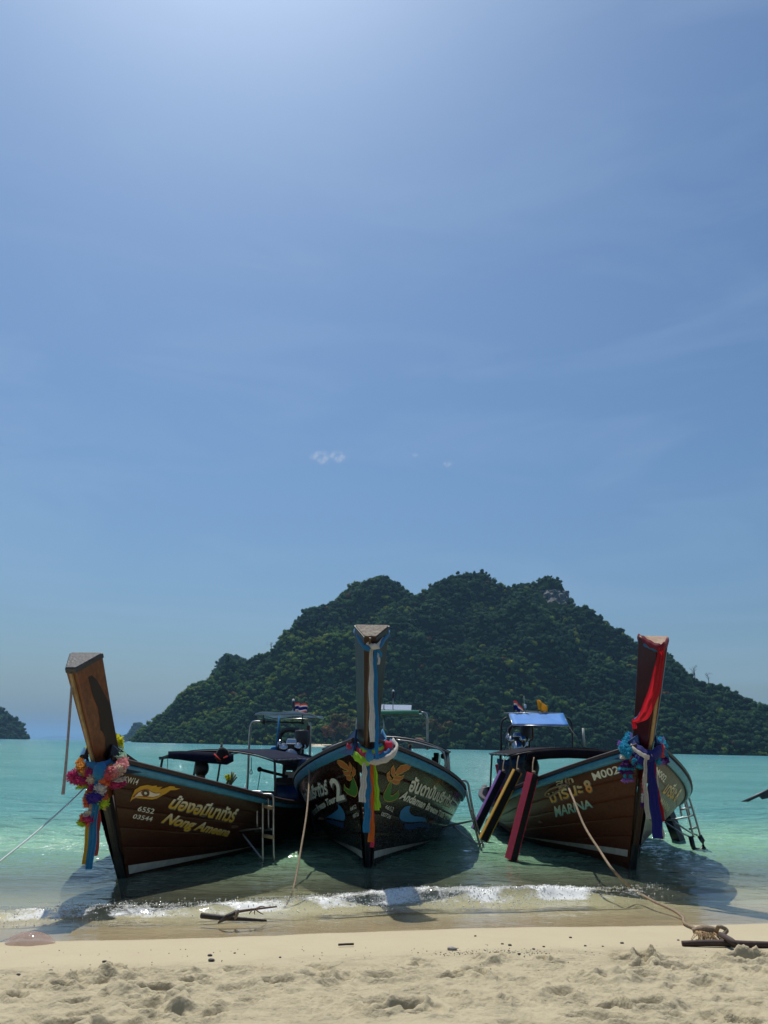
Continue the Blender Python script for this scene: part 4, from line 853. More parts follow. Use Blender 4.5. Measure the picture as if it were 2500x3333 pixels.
def pom(t, fr, p, r, colr, sc=(1, 1, 1), name='pompom', sub=3, nz=.13):
    mb = MB(); mb.ico(p, r * .80, 2, nz, sc); g = np.random.default_rng(rng.integers(1e9)); sc = np.array(sc)
    for k in range(70):      # frilly loops of yarn
        d = g.normal(size=3); d /= np.linalg.norm(d); a = np.cross(d, g.normal(size=3)); a /= np.linalg.norm(a); w = r * g.uniform(.10, .2); q = np.array(p) + d * r * .70 * sc; e = np.array(p) + d * r * g.uniform(.95, 1.22) * sc + a * w * g.normal()
        mb.add([q - a * w * .8, q + a * w * .8, e + a * w * .7, e - a * w * .7], [(0, 1, 2, 3)])
    return mb.build(name, YARN[colr], t, False, frame=fr)
def chain(t, fr, path, r, cols, n, sc=(1, 1, 1), nz=.16):
    P = smooth_path(path, n)
    for i, p in enumerate(P): pom(t, fr, p, r * .86 * rng.uniform(.85, 1.15), cols[int(i * len(cols) / n)], sc, 'yarn_tuft', 2, nz)
def rope_(name, pts, r, mat, label, cat='rope', frame=None, res=60, extra=None, n=7):
    mb = MB(); mb.tube(pts, r, n, res)
    if extra: 
        for q in extra: mb.tube(q, r, n, 24)
    o = mb.build(name, mat, frame=frame); return tag(o, label, cat)

SPEC['L'].update(stripe=((.10, .07), (.050, .042, .005), 2.9), shoe=.27, wale=.945)
SPEC['C'].update(stripe=((.155, .05), (.050, .045, .004), 3.2), shoe=.02, wale=.935)
SPEC['R'].update(stripe=((.21, .10), (.045, .042, .004), 3.2), shoe=.33, wale=.945)
GOLD = ((.66, .42, .03), (.82, .80, .72))
# ================================================= left boat
bL = boat_hull('L', 'brown longtail boat with a painted eye and gold lettering, left of the three', dict(hull=MAT['hullL'], bottom=MAT['bottom'], wale=MAT['bluewale'], rail=MAT['rail'], stem=MAT['black']))
AL, aL, cL = prow(bL, 'L', dict(prow=MAT['prowL'], end=MAT['enddark'], wale=MAT['black']), 2.15, .145, .180, nose=(.03, .055), depth=(.26, .33), cap='cap', strip=.014, lean=(0, .12))
# dark varnish left on the right-hand face of the prow
ST = [(.45, .92), (.62, .86), (.72, .79), (.86, .69), (.97, .62), (.97, .24), (.97, .06), (.97, .02), (.89, .02), (.44, .02), (.47, .08), (.43, .15), (.3, .19), (.23, .24), (.4, .27), (.51, .37), (.46, .42), (.35, .46), (.43, .55), (.45, .65), (.35, .74), (.32, .86), (.31, .92)]
bm = bmesh.new(); bm.faces.new([bm.verts.new((p[0], p[1], 0)) for p in ST]); bmesh.ops.triangulate(bm, faces=bm.faces[:]); cut_grid(bm, .07); V, F = bm_out(bm); bm.free()
pts = []
for s_, q_ in V:
    u = min(max(q_ * .86 + .14, 0), 1) * 14; i = min(int(u), 13); f = u - i; n_ = AL[i, 2] * (1 - f) + AL[i + 1, 2] * f; k2 = AL[i, 3] * (1 - f) + AL[i + 1, 3] * f
    nr = np.cross(aL, k2 - n_); nr /= np.linalg.norm(nr); nr *= 1 if nr[0] > 0 else -1; pts.append(n_ * (1 - s_) + k2 * s_ + nr * .004)
mb = MB(); mb.add(pts, F); o = mb.build('dark_varnish_patch', MAT['varnish'], bL, False); o['label'] = 'ragged dark patch of old varnish'
letters(bL, 'L', 1, 'น้องอมีนาทัวร์', [(.685, .743), (2.02, .688), (2.015, .802), (.735, .823)], MAT['paintY'], 0, .62, .032, .3, shadow=MAT['paintG'], col2=GOLD)
letters(bL, 'L', 1, 'Nong Ameena', [(.595, .62), (1.98, .532), (1.985, .618), (.665, .70)], MAT['paintY'], 0, .70, .034, .42, shadow=MAT['paintG'], col2=GOLD)
letters(bL, 'L', 1, '6552', [(.255, .682), (.475, .675), (.495, .715), (.28, .718)], MAT['paintW'], 0, .70, .012, .1)
letters(bL, 'L', 1, '03544', [(.185, .623), (.455, .615), (.475, .652), (.21, .655)], MAT['paintW'], 0, .70, .012, .1)
letters(bL, 'L', 1, 'KW14', [(.115, .873), (.27, .868), (.30, .915), (.13, .915)], MAT['paintW'], 0, .70, .012, .1)
for key, mt, of in (('Lp_lid', 'eyeY', .0060), ('Lp_red', 'eyeR', .0075), ('Lp_white', 'eyeW', .0090), ('Lp_iris', 'eyeR', .0105), ('Lp_ring', 'eyeK', .012), ('Lp_pupil', 'eyeW', .0135)): poly_paint(bL, 'L', 1, key, MAT[mt], of, name='painted_eye')
canopy(bL, 2.75, 5.5, .92, 1.26, 1.40, MAT['canvasL'], .0, posts=((2.8, -1), (2.8, 1), (4.2, 1), (5.4, 1), (5.4, -1), (4.2, -1)), zg=.62, tubes='darksteel')
A = []
for i, (px, y0_, y1_) in enumerate(((548, 2458, 2468), (590, 2456, 2473), (630, 2457, 2479), (690, 2460, 2485), (739, 2464, 2489), (760, 2466, 2478))): A.append([at('L', px, y0_ - 12, 2.7), at('L', px, (y0_ + y1_) / 2, 2.68), at('L', px, y1_, 2.7)])
mb = MB(); mb.grid(np.array(A)); mb.build('front_flap', MAT['canvasL'], bL, solid=.01)
for x_, p_ in ((0, [(803, 2590), (806, 2540), (812, 2400), (817, 2362), (826, 2350), (850, 2349)]), (1, [(1008, 2500), (1010, 2380), (1009, 2358), (1003, 2349), (985, 2349)])): mb = MB(); mb.tube([at('L', *q, 6.0) for q in p_], .024, 8, 24); mb.build('arch_post', MAT['steel'], bL)
mb = MB(); mb.tube([at('L', 845, 2350, 6), at('L', 990, 2352, 6)], .018, 7); mb.build('arch_crossbar', MAT['darksteel'], bL)
def roof_sheet(b_, c4, mat, n=12, sag=.02, wav=.012):
    A = np.zeros((n, n, 3)); c4 = np.array(c4)
    for i in range(n):
        for j in range(n):
            u, v = i / (n - 1), j / (n - 1); A[i, j] = (c4[0] * (1 - u) + c4[1] * u) * (1 - v) + (c4[3] * (1 - u) + c4[2] * u) * v + np.array([0, 0, -sag * 4 * u * (1 - u) + wav * math.sin(u * 11 + v * 3) + .01 * math.sin(v * 9)])
    mb = MB(); mb.grid(A); o = mb.build('sun_roof', mat, b_, solid=.012)
    for a_, b2 in ((0, 1), (1, 2), (2, 3), (3, 0)): mb = MB(); mb.tube([c4[a_] - [0, 0, .015], c4[b2] - [0, 0, .015]], .014, 6); mb.build('roof_frame_bar', MAT['steel'], o)
    return o
pA, pB = at('L', 831, 2323, 5.5), at('L', 1006, 2322, 5.5); roof_sheet(bL, [pA, pB, pB + [0.0, 1.2, -.04], pA + [0, 1.2, -.04]], MAT['whitetarp'], sag=-.03)
for px in (858, 985): p = at('L', px, 2326, 5.8); mb = MB(); mb.tube([p, at('L', px, 2352, 6.0)], .008, 6); mb.tube([at('L', px, 2344, 6.0), at('L', px, 2358, 6.0)], .03, 7); mb.build('roof_strut', MAT['darksteel'], bL)
eL = engine(bL, at('L', 950, 2452, 5.3), 1.0, .2)
for px in (925, 958): mb = MB(); mb.box((at('L', px, 2478, 5.3) + at('L', px, 2560, 5.3)) / 2, (.05, .09, at('L', px, 2478, 5.3)[2] - at('L', px, 2560, 5.3)[2])); mb.build('engine_stand_post', MAT['darksteel'], bL, False)
mb = MB(); mb.box(at('L', 945, 2546, 5.3), (.42, .4, .16)); mb.build('engine_bed', MAT['black'], bL, False, bevel=.01)
mb = MB(); mb.box(at('L', 955, 2523, 5.2), (.30, .03, .12)); mb.build('number_board', MAT['paintW'], bL, False)
mb = MB(); mb.tube([at('L', 935, 2527, 5.2), at('L', 890, 2516, 4.9), at('L', 848, 2505, 4.6)], .026, 8); mb.ico(at('L', 845, 2504, 4.6), .045, 2, 0); mb.build('tiller_pole', MAT['darksteel'], bL)
mb = MB(); e0 = at('L', 950, 2470, 5.6); mb.tube([e0, e0 + [.05, 2.4, -.55], e0 + [.1, 4.6, -1.35]], .03, 8); mb.build('propeller_shaft', MAT['darksteel'], bL)
c4 = [at('L', 893, 2556, 4.6), at('L', 1010, 2562, 4.6)]; mb = MB(); mb.grid(np.array([[c4[0], c4[0] * [1, 1, 0] + [0, 0, .45]], [c4[1], c4[1] * [1, 1, 0] + [0, 0, .45]]])); mb.build('stern_bulwark', MAT['blue'], bL, solid=.04)
mb = MB(); mb.tube([c4[0] + [0, 0, .02], c4[1] + [0, 0, .02]], .022, 7); mb.build('bulwark_rail', MAT['darksteel'], bL)
mb = MB(); mb.grid(np.array([[at('L', 893, 2452, 4.3), at('L', 893, 2470, 4.3), at('L', 896, 2481, 4.35)], [at('L', 960, 2464, 4.3), at('L', 960, 2484, 4.3), at('L', 958, 2494, 4.35)], [at('L', 1035, 2478, 4.3), at('L', 1035, 2492, 4.3), at('L', 1030, 2503, 4.35)]])); mb.build('side_tarp', MAT['blue'], bL, solid=.02)
fL = FR['L'][0]
ladder('L', 'steel ladder with two wooden rungs on the left boat', [[at('L', *q, 1.75) for q in ((790, 2577), (840, 2577), (851, 2581), (855, 2595), (855, 2700), (855, 2818))], [at('L', *q, 1.75) for q in ((838, 2586), (878, 2586), (887, 2591), (890, 2606), (890, 2700), (891, 2802))]],
       [(at('L', 857, 2623, 1.72), at('L', 889, 2631, 1.72)), (at('L', 857, 2720, 1.72), at('L', 892, 2726, 1.72))], [[at('L', 837, 2580, 1.85), at('L', 837, 2692, 1.85)], [at('L', 873, 2586, 1.85), at('L', 874, 2697, 1.85)], [at('L', 775, 2704, 1.8), at('L', 853, 2695, 1.76)], [at('L', 830, 2706, 1.9), at('L', 888, 2699, 1.78)], [at('L', 788, 2713, 1.8), at('L', 852, 2794, 1.74)]], 'rungwood')
# flag with lantern, blue paddle, hanging cords
flag('L', 'thai_flag', at('L', 957, 2324, 6.1), .20, .26, .17, (('coral', 1), ('white', 1), ('navy', 2), ('white', 1), ('coral', 1)), 'striped red white and blue flag above the left boat', wind=(1, .1), droop=.06)
def lantern(k, p, h_, label):
    fr = FR[k][0]; p = np.array(p, float); t = thing('stern_lantern', fr(p), label, 'lantern'); mb = MB(); mb.tube([p, p + [0, 0, h_]], .010, 6); mb.build('pole', MAT['steel'], t, frame=fr)
    mb = MB(); mb.lathe([(0, 0), (.028, 0), (.03, .01), (.03, .13), (.0, .13)], p + [0, 0, h_], 12); mb.build('housing', MAT['darksteel'], t, frame=fr); mb = MB(); mb.ico(p + [0, 0, h_ + .145], .030, 2); mb.build('lens', MAT['glass'], t, frame=fr)
lantern('L', at('L', 953, 2322, 6.0), .10, 'small white-capped lantern beside the flag on the left boat')
pt = at('L', 909, 2328, 5.2); pb_ = at('L', 899, 2436, 5.2); t = thing('paddle', fL(pb_), 'blue paddle standing upright under the left boat roof', 'paddle')
mb = MB(); mb.tube([pt, pb_], .014, 7); mb.build('shaft', FAB['sky'], t, frame=fL); mb = MB(); mb.ico(pb_ - [.03, 0, .03], .09, 2, .04, (1.0, .25, .75)); mb.build('blade', FAB['blue'], t, frame=fL)
rope_('hanging_rope', [at('L', *q, 4.2) for q in ((818, 2465), (818, 2490), (817, 2505), (813, 2514), (817, 2520), (821, 2514), (818, 2503))], .006, MAT['ropedark'], 'dark cord with a loop hanging under the left canopy', frame=fL, res=40)
rope_('tiller_rope', [at('L', 848, 2510, 4.6), at('L', 842, 2550, 4.5), at('L', 838, 2574, 4.4)], .006, MAT['ropedark'], 'dark cord hanging from the left boat tiller end', frame=fL, res=20)
rope_('canopy_rope', [at('L', 546, 2456, 2.7), at('L', 546, 2480, 2.7), at('L', 545, 2508, 2.7)], .005, MAT['ropedark'], 'thin dark cord at the front corner of the left canopy', frame=fL, res=12)
t = thing('hanging_bag', fL(at('L', 722, 2470, 2.6)), 'dark bag with pink straps hung on the left canopy front', 'bag'); mb = MB(); mb.ico(at('L', 722, 2455, 2.6), .11, 2, .2, (1, .5, 1.0)); mb.tube([at('L', 722, 2420, 2.65), at('L', 720, 2440, 2.6)], .02, 6); mb.build('bag_body', FAB['black'], t, frame=fL)
for a_, b2 in (((697, 2454), (718, 2474)), ((728, 2467), (740, 2461))): mb = MB(); mb.tube([at('L', *a_, 2.5), at('L', *b2, 2.5)], .010, 6); mb.build('strap', FAB['coral'], t, frame=fL)
# seated person under the canopy, back turned
J = [(0, 0, .12), (0, .02, .35), (0, .04, .55), (0, .02, .66), (0, .0, .76), (0, -.01, .86), (.19, .03, .56), (.33, .10, .50), (.50, .05, .47), (.56, .03, .47), (-.19, .03, .56), (-.27, .06, .33), (-.20, .2, .18), (-.14, .27, .15), (.11, .04, .1), (.16, .42, .16), (.18, .55, -.14), (-.11, .04, .1), (-.15, .42, .18), (-.16, .55, -.14), (.18, .65, -.18), (-.16, .65, -.18)]
E_ = [(0, 1), (1, 2), (2, 3), (3, 4), (4, 5), (2, 6), (6, 7), (7, 8), (8, 9), (2, 10), (10, 11), (11, 12), (12, 13), (0, 14), (14, 15), (15, 16), (16, 20), (0, 17), (17, 18), (18, 19), (19, 21)]
Rr = [(.15, .11), (.15, .10), (.17, .10), (.06, .06), (.075, .085), (.085, .095), .065, .05, .036, .03, .065, .05, .036, .03, .09, .065, .045, .09, .065, .045, .035, .035]
pp = at('L', 655, 2505, 2.95); base = np.array([pp[0], pp[1], pp[2] - .83])
tP, bP, mP = skin_person('person', fL(base), J, E_, Rr, 'person in a dark shirt sitting under the left canopy, arm stretched along the side'); bP.rotation_euler = (0, 0, -.3)
for p in mP.polygons: p.material_index = 0 if (p.center[2] > .64 or p.center[0] > .47) else (2 if p.center[2] < .2 else 1)
mb = MB(); mb.ico((0, .012, .845), .128, 3, .035, (.88, 1.0, 1.02)); hr = mb.build('hair', MAT['hair'], tP, frame=None)
# offering of yellow flowers on the prow of the passenger bench
yo = at('L', 745, 2556, 2.3); t = thing('flower_bundle', fL(yo), 'yellow flowers and green stalks beside the seated person', 'flowers')
for i in range(7): mb = MB(); q = yo + [rng.uniform(-.05, .06), 0, 0]; mb.tube([q, q + [rng.uniform(-.03, .1), rng.uniform(-.04, .04), rng.uniform(.10, .20)]], .012, 6); mb.build('stalk', pm('stalk_green', (.12, .14, .05), .7) if i == 0 else bpy.data.materials['stalk_green'], t, frame=fL)
for i in range(6): pom(t, fL, yo + [rng.uniform(-.06, .02), rng.uniform(-.04, .04), rng.uniform(.08, .16)], .026, 'yellow', name='flower', sub=2)

# sashes and yarn garland on the left prow
zs = lambda px, py, y=-.98: at('L', px, py, y)
t = thing('prow_scarf', fL(zs(262, 2500)), 'blue, yellow and orange sashes tied round the left prow with long tails', 'scarf')
for cl, dz, w_, sd_ in (('blue', 0, .075, 1), ('yellow', 11, .06, 2), ('orange', 20, .055, 3)):
    band_(t, fL, [at('L', 385 - dz * .1, 2430 + dz, -.30), zs(378, 2462 + dz, -.72), zs(345, 2490 + dz * 1.0, -1.0), zs(315, 2497 + dz, -1.10), zs(280, 2488 + dz, -.98), zs(264, 2470 + dz, -.7), at('L', 275, 2440 + dz, -.35)], w_, cl, seed=sd_)
mb = MB(); mb.ico(zs(325, 2510, -1.16), .085, 3, .10, (.8, .6, 1.1)); mb.build('knot', FAB['blue'], t, frame=fL)
strip_(t, fL, [zs(322, 2515, -1.14), zs(313, 2600, -1.15), zs(303, 2700, -1.15), zs(291, 2830, -1.15)], .105, 'blue', amp=.014, seed=3, taper=[.9, .8, .85, 1, .8])
strip_(t, fL, [zs(309, 2520, -1.10), zs(302, 2600, -1.10), zs(290, 2690, -1.08), zs(277, 2814, -1.08)], .085, 'yellow', amp=.012, seed=4, taper=[.3, .5, .9, 1, .9])
strip_(t, fL, [zs(318, 2530, -1.06), zs(320, 2620, -1.06), zs(317, 2700, -1.06), zs(310, 2786, -1.06)], .065, 'coral', amp=.010, seed=5, taper=[.5, .5, .9, 1, .9])
t = thing('yarn_garland', fL(zs(300, 2690)), 'multicoloured yarn pompom garland hanging on the left prow', 'garland')
for px, py, y, r, cl in ((368, 2400, -.5, .062, 'yellow'), (381, 2412, -.5, .068, 'yellow'), (372, 2422, -.5, .062, 'yellow'), (385, 2430, -.5, .056, 'yellow'), (290, 2432, -.55, .04, 'yellow'), (289, 2440, -.55, .035, 'yellow')): pom(t, fL, at('L', px, py, y), r, cl, nz=.2, name='plastic_flower')
chain(t, fL, [at('L', 385, 2445, -.55), zs(397, 2470, -.85)], .062, ['mint'], 5); chain(t, fL, [zs(398, 2478, -.85), zs(395, 2500, -1.0), zs(372, 2512, -1.08), zs(350, 2520, -1.12)], .068, ['pink', 'pink', 'cream', 'pink', 'coral'], 14)
chain(t, fL, [zs(262, 2483, -.92), zs(268, 2503, -1.0), zs(283, 2516, -1.05)], .066, ['amber'], 7); chain(t, fL, [zs(290, 2515, -1.08), zs(300, 2530, -1.12), zs(302, 2560, -1.12), zs(296, 2585, -1.12)], .060, ['magenta', 'cream', 'magenta', 'amber'], 9)
chain(t, fL, [zs(290, 2585, -1.1), zs(285, 2600, -1.1), zs(284, 2618, -1.1)], .050, ['amber', 'orange'], 6)
for px, py, y, r, cl, sc in ((240, 2528, -1.05, .075, 'magenta', (1, 1, .9)), (256, 2540, -1.05, .070, 'magenta', (1.2, 1, .8)), (275, 2543, -1.08, .062, 'magenta', (1.3, 1, .8)), (252, 2515, -1.0, .055, 'cream', (1.1, 1, .7)), (268, 2522, -1.03, .05, 'cream', (1.2, 1, .7)), (270, 2558, -1.05, .058, 'lime', (1.3, 1, .65)), (262, 2508, -.98, .045, 'white', (1, 1, .8)),
        (380, 2535, -1.02, .05, 'cream', (2.0, 1, .45)), (378, 2542, -1.03, .05, 'white', (2.1, 1, .4)), (372, 2552, -1.03, .062, 'magenta', (1.5, 1, .8)), (392, 2549, -1.0, .052, 'magenta', (1.2, 1, .8)), (384, 2518, -.98, .05, 'white', (.8, 1, 1.2)), (370, 2524, -1.0, .05, 'purple', (1, 1, 1)),
        (336, 2540, -1.12, .062, 'orange', (1, 1, .9)), (344, 2550, -1.1, .05, 'orange', (1, 1, .9)), (341, 2520, -1.12, .055, 'lime', (1, 1, 1)), (327, 2565, -1.14, .062, 'white', (1, 1, .8)), (325, 2578, -1.14, .06, 'white', (1, 1, .7)), (310, 2595, -1.16, .072, 'purple', (1.35, 1, .9)), (296, 2602, -1.14, .045, 'purple', (1, 1, 1)), (337, 2596, -1.1, .055, 'orange', (1, 1, .9)), (335, 2613, -1.1, .064, 'lime', (1, 1, .9)),
        (296, 2645, -1.12, .05, 'cream', (1.2, 1, .8)), (287, 2655, -1.12, .05, 'white', (1.4, 1, .6)), (271, 2664, -1.12, .05, 'orange', (.9, 1, 1.2)), (291, 2667, -1.13, .058, 'magenta', (1.3, 1, .85)), (268, 2679, -1.12, .05, 'lime', (1.2, 1, .75)), (294, 2680, -1.12, .05, 'orange', (1, 1, .8))): pom(t, fL, zs(px, py, y), r, cl, sc)
mb = MB(); [mb.tube([zs(293 + i * 2, 2615, -1.12), zs(289 + i * 4, 2645, -1.12)], .006, 5) for i in range(4)]; mb.build('threads', YARN['cream'], t, frame=fL)
q0 = at('L', 242, 2196, -1.5)
rope_('prow_rope', [at('L', 243, 2190, -1.50), at('L', 236, 2210, -1.55), at('L', 229, 2300, -1.55), at('L', 218, 2450, -1.55), at('L', 209, 2550, -1.55), at('L', 205, 2586, -1.55)], [.020, .013, .013, .013, .016, .018], MAT['ropegrey'], 'frayed grey rope hanging from the top of the left prow', frame=fL, res=40)
w0 = fL(zs(300, 2540, -.86)); w1 = at_dist(-60, 2850, 6.3)
rope_('mooring_line', [w0, w0 * .66 + w1 * .34 + [0, 0, -.03], w0 * .33 + w1 * .67 + [0, 0, -.03], w1], .008, MAT['ropepale'], 'thin pale mooring line running from the left prow out of the picture', res=30)

# ================================================= centre boat
bC = boat_hull('C', 'near-black longtail boat with rice-ear and blue wave emblems, seen bow-on in the middle', dict(hull=MAT['hullC'], bottom=MAT['bottom'], wale=MAT['bluewale'], rail=MAT['rail'], stem=MAT['black']))
AC, aC, cC = prow(bC, 'C', dict(prow=MAT['prowC'], end=MAT['endgrain'], wale=MAT['blue']), 2.71, .125, .212, nose=(.028, .072), depth=(.24, .32), strip=.012, lean=(.09, 0), smat='nosedark')
WS = ((.60, .58, .50),)
for side in (1, -1):
    pf = 'Cp_' if side > 0 else 'Cm_'
    for nm in ('l1', 'l2', 'l3', 'l4', 'l5', 'hook'): poly_paint(bC, 'C', side, pf + nm, MAT['goldline'], .006, .010); poly_paint(bC, 'C', side, pf + nm, MAT['green' if nm == 'hook' else 'orange'], .008)
    poly_paint(bC, 'C', side, pf + 'wave1', MAT['wave'], .006); poly_paint(bC, 'C', side, pf + 'wave2', MAT['wave2'], .006)
letters(bC, 'C', 1, 'อันดามันบรีซทัวร์', [(.775, .755), (2.70, .745), (2.62, .825), (.785, .843)], MAT['paintW'], 0, .62, .034, .16, shadow=MAT['paintG'])
letters(bC, 'C', 1, 'Andaman Breeze Tour 2', [(.58, .682), (2.80, .613), (2.685, .665), (.65, .75)], MAT['paintW'], 0, .72, .032, .25, shadow=MAT['paintG'])
letters(bC, 'C', 1, '6652', [(.27, .593), (.495, .573), (.51, .61), (.30, .617)], MAT['paintW'], 0, .72, .0, .1); letters(bC, 'C', 1, '00726', [(.19, .535), (.465, .522), (.485, .552), (.20, .565)], MAT['paintW'], 0, .72, .0, .1)
letters(bC, 'C', -1, '2', [(.77, .66), (.43, .662), (.52, .825), (.81, .825)], MAT['paintW'], 0, .72, .03, 0, shadow=MAT['paintG'])
letters(bC, 'C', -1, 'อันดามันบรีซทัวร์', [(2.95, .765), (.955, .733), (.895, .812), (2.80, .845)], MAT['paintW'], 0, .62, .034, .16, shadow=MAT['paintG'])
letters(bC, 'C', -1, 'Andaman Breeze Tour', [(2.95, .61), (.775, .657), (.745, .705), (2.95, .675)], MAT['paintW'], 0, .72, .032, .25, shadow=MAT['paintG'])
letters(bC, 'C', -1, '6652', [(.315, .568), (.085, .578), (.10, .605), (.31, .595)], MAT['paintW'], 0, .72, 0, .1); letters(bC, 'C', -1, '00726', [(.26, .512), (.02, .527), (.03, .552), (.27, .54)], MAT['paintW'], 0, .72, 0, .1)
canopy(bC, 3.4, 6.0, 1.13, 1.43, 1.68, MAT['canvasC'], .03, posts=((3.5, -1), (3.5, 1), (4.7, -1), (4.7, 1), (5.9, 1), (5.9, -1)), zg=.70, ribs=7)
fC = FR['C'][0]
mb = MB(); mb.tube([at('C', *q, 3.3) for q in ((1452, 2500), (1447, 2460), (1440, 2447), (1425, 2437), (1350, 2417), (1290, 2408))], .016, 7, 24); mb.build('canopy_front_hoop', MAT['steel'], bC)
mb = MB(); mb.tube([at('C', *q, 3.3) for q in ((1062, 2500), (1062, 2450), (1068, 2441), (1085, 2433), (1130, 2418), (1160, 2412))], .016, 7, 24); mb.build('canopy_front_hoop', MAT['steel'], bC)
for p_ in ([(1160, 2440), (1160, 2380), (1163, 2345), (1170, 2325), (1180, 2315)], [(1391, 2440), (1391, 2360), (1390, 2332), (1384, 2322), (1372, 2319)]): mb = MB(); mb.tube([at('C', *q, 6.5) for q in p_], .026, 8, 20); mb.build('arch_post', MAT['steel'], bC)
mb = MB(); mb.tube([at('C', 1250, 2440, 6.3), at('C', 1249, 2292, 6.3)], .018, 7); mb.build('arch_centre_post', MAT['steel'], bC)
pA, pB = at('C', 1172, 2322, 6.1), at('C', 1373, 2324, 6.1); roof_sheet(bC, [pA, pB, pB + [0, 1.1, .03], pA + [0, 1.1, .03]], MAT['greentarp'], sag=-.02, wav=.014)
mb = MB(); mb.tube([pB + [-.06, -.02, .03], pA + [0, -.02, .02]], .045, 9); mb.build('rolled_tarp', MAT['greentarp'], bC)
pA, pB = at('C', 1236, 2314, 6.25), at('C', 1338, 2316, 6.25); up = np.array([0, .55, .13])
t = thing('solar_panel', fC(pA), 'slanted solar panel of pale cells on the green roof of the centre boat', 'solar panel')
for i in range(5):
    a_, b2 = pA + (pB - pA) * (i / 5 + .006), pA + (pB - pA) * ((i + 1) / 5 - .006); mb = MB(); mb.grid(np.array([[a_ + [0, .01, .033], a_ + up + [0, -.01, .033]], [b2 + [0, .01, .033], b2 + up + [0, -.01, .033]]])); mb.build('cell', MAT['solar'], t, False, frame=fC)
mb = MB(); mb.add([pA, pB, pB + up, pA + up, pA + [0, 0, .03], pB + [0, 0, .03], pB + up + [0, 0, .03], pA + up + [0, 0, .03]], [(3, 2, 1, 0), (4, 5, 6, 7), (0, 1, 5, 4), (1, 2, 6, 5), (2, 3, 7, 6), (3, 0, 4, 7)]); mb.build('panel_frame', MAT['steel'], t, False, frame=fC)
lantern('C', at('C', 1279, 2312, 6.3), .26, 'tall lantern on a pole above the centre boat solar panel')
engine(bC, (.1, 7.0, 1.05), 1.0); mb = MB(); mb.box((.1, 7.0, .55), (.3, .5, .62)); mb.build('engine_bed', MAT['black'], bC, False, bevel=.02)
mb = MB(); mb.tube([(.1, 7.3, 1.0), (.12, 9.5, .45), (.15, 11.4, -.25)], .03, 8); mb.build('propeller_shaft', MAT['darksteel'], bC)
# odds and ends tied to the right rear corner of the canopy
t = thing('fender_float', fC(at('C', 1444, 2462, 4.6)), 'dark round float tied at the right corner of the centre canopy', 'float'); mb = MB(); mb.ico(at('C', 1443, 2461, 4.6), .055, 2, .02); mb.build('float_ball', MAT['darksteel'], t, frame=fC)
for i, (px, y0_, y1_) in enumerate(((1449, 2447, 2485), (1446, 2470, 2500), (1424, 2450, 2490), (1430, 2455, 2498), (1419, 2462, 2485))): rope_('hanging_rope', [at('C', px, y0_, 4.5), at('C', px + 2, (y0_ + y1_) / 2, 4.5), at('C', px + (-1) ** i * 2, y1_, 4.5)], .007, MAT['ropedark'], ('dark cord end at the outer right of the centre canopy', 'short dark cord under the float on the centre canopy', 'dark cord left of the right canopy post of the centre boat', 'dark cord against the right canopy post of the centre boat', 'innermost dark cord at the right of the centre canopy')[i], frame=fC, res=10)
for px, y0_, y1_ in ((1412, 2465, 2500), (1418, 2450, 2510)): mb = MB(); mb.grid(np.array([[at('C', px - 5, y0_, 4.7), at('C', px - 6, y1_, 4.7)], [at('C', px + 4, y0_, 4.6), at('C', px + 3, y1_ - 6, 4.6)], [at('C', px + 9, y0_, 4.7), at('C', px + 8, y1_ - 2, 4.7)]])); mb.build('rolled_side_curtain', MAT['canvasC'], bC, solid=.02)
ladder('C', 'bare steel ladder reaching into the water beside the centre boat', [[at('C', *q, 2.2) for q in ((1488, 2541), (1505, 2540), (1517, 2543), (1525, 2556), (1533, 2606), (1548, 2672), (1572, 2750), (1576, 2772))], [at('C', *q, 2.25) for q in ((1494, 2551), (1505, 2550), (1513, 2555), (1517, 2575), (1532, 2640), (1548, 2698), (1566, 2768))]],
       [(at('C', 1534, 2638, 2.2), at('C', 1541, 2638, 2.2)), (at('C', 1544, 2671, 2.2), at('C', 1549, 2669, 2.2)), (at('C', 1559, 2718, 2.2), at('C', 1563, 2716, 2.2)), (at('C', 1563, 2746, 2.2), at('C', 1571, 2745, 2.2))],
       [[at('C', 1440, 2694, 2.35), at('C', 1470, 2686, 2.3), at('C', 1546, 2670, 2.22)], [at('C', 1474, 2689, 2.3), at('C', 1510, 2716, 2.25), at('C', 1545, 2742, 2.22), at('C', 1562, 2748, 2.22)]])
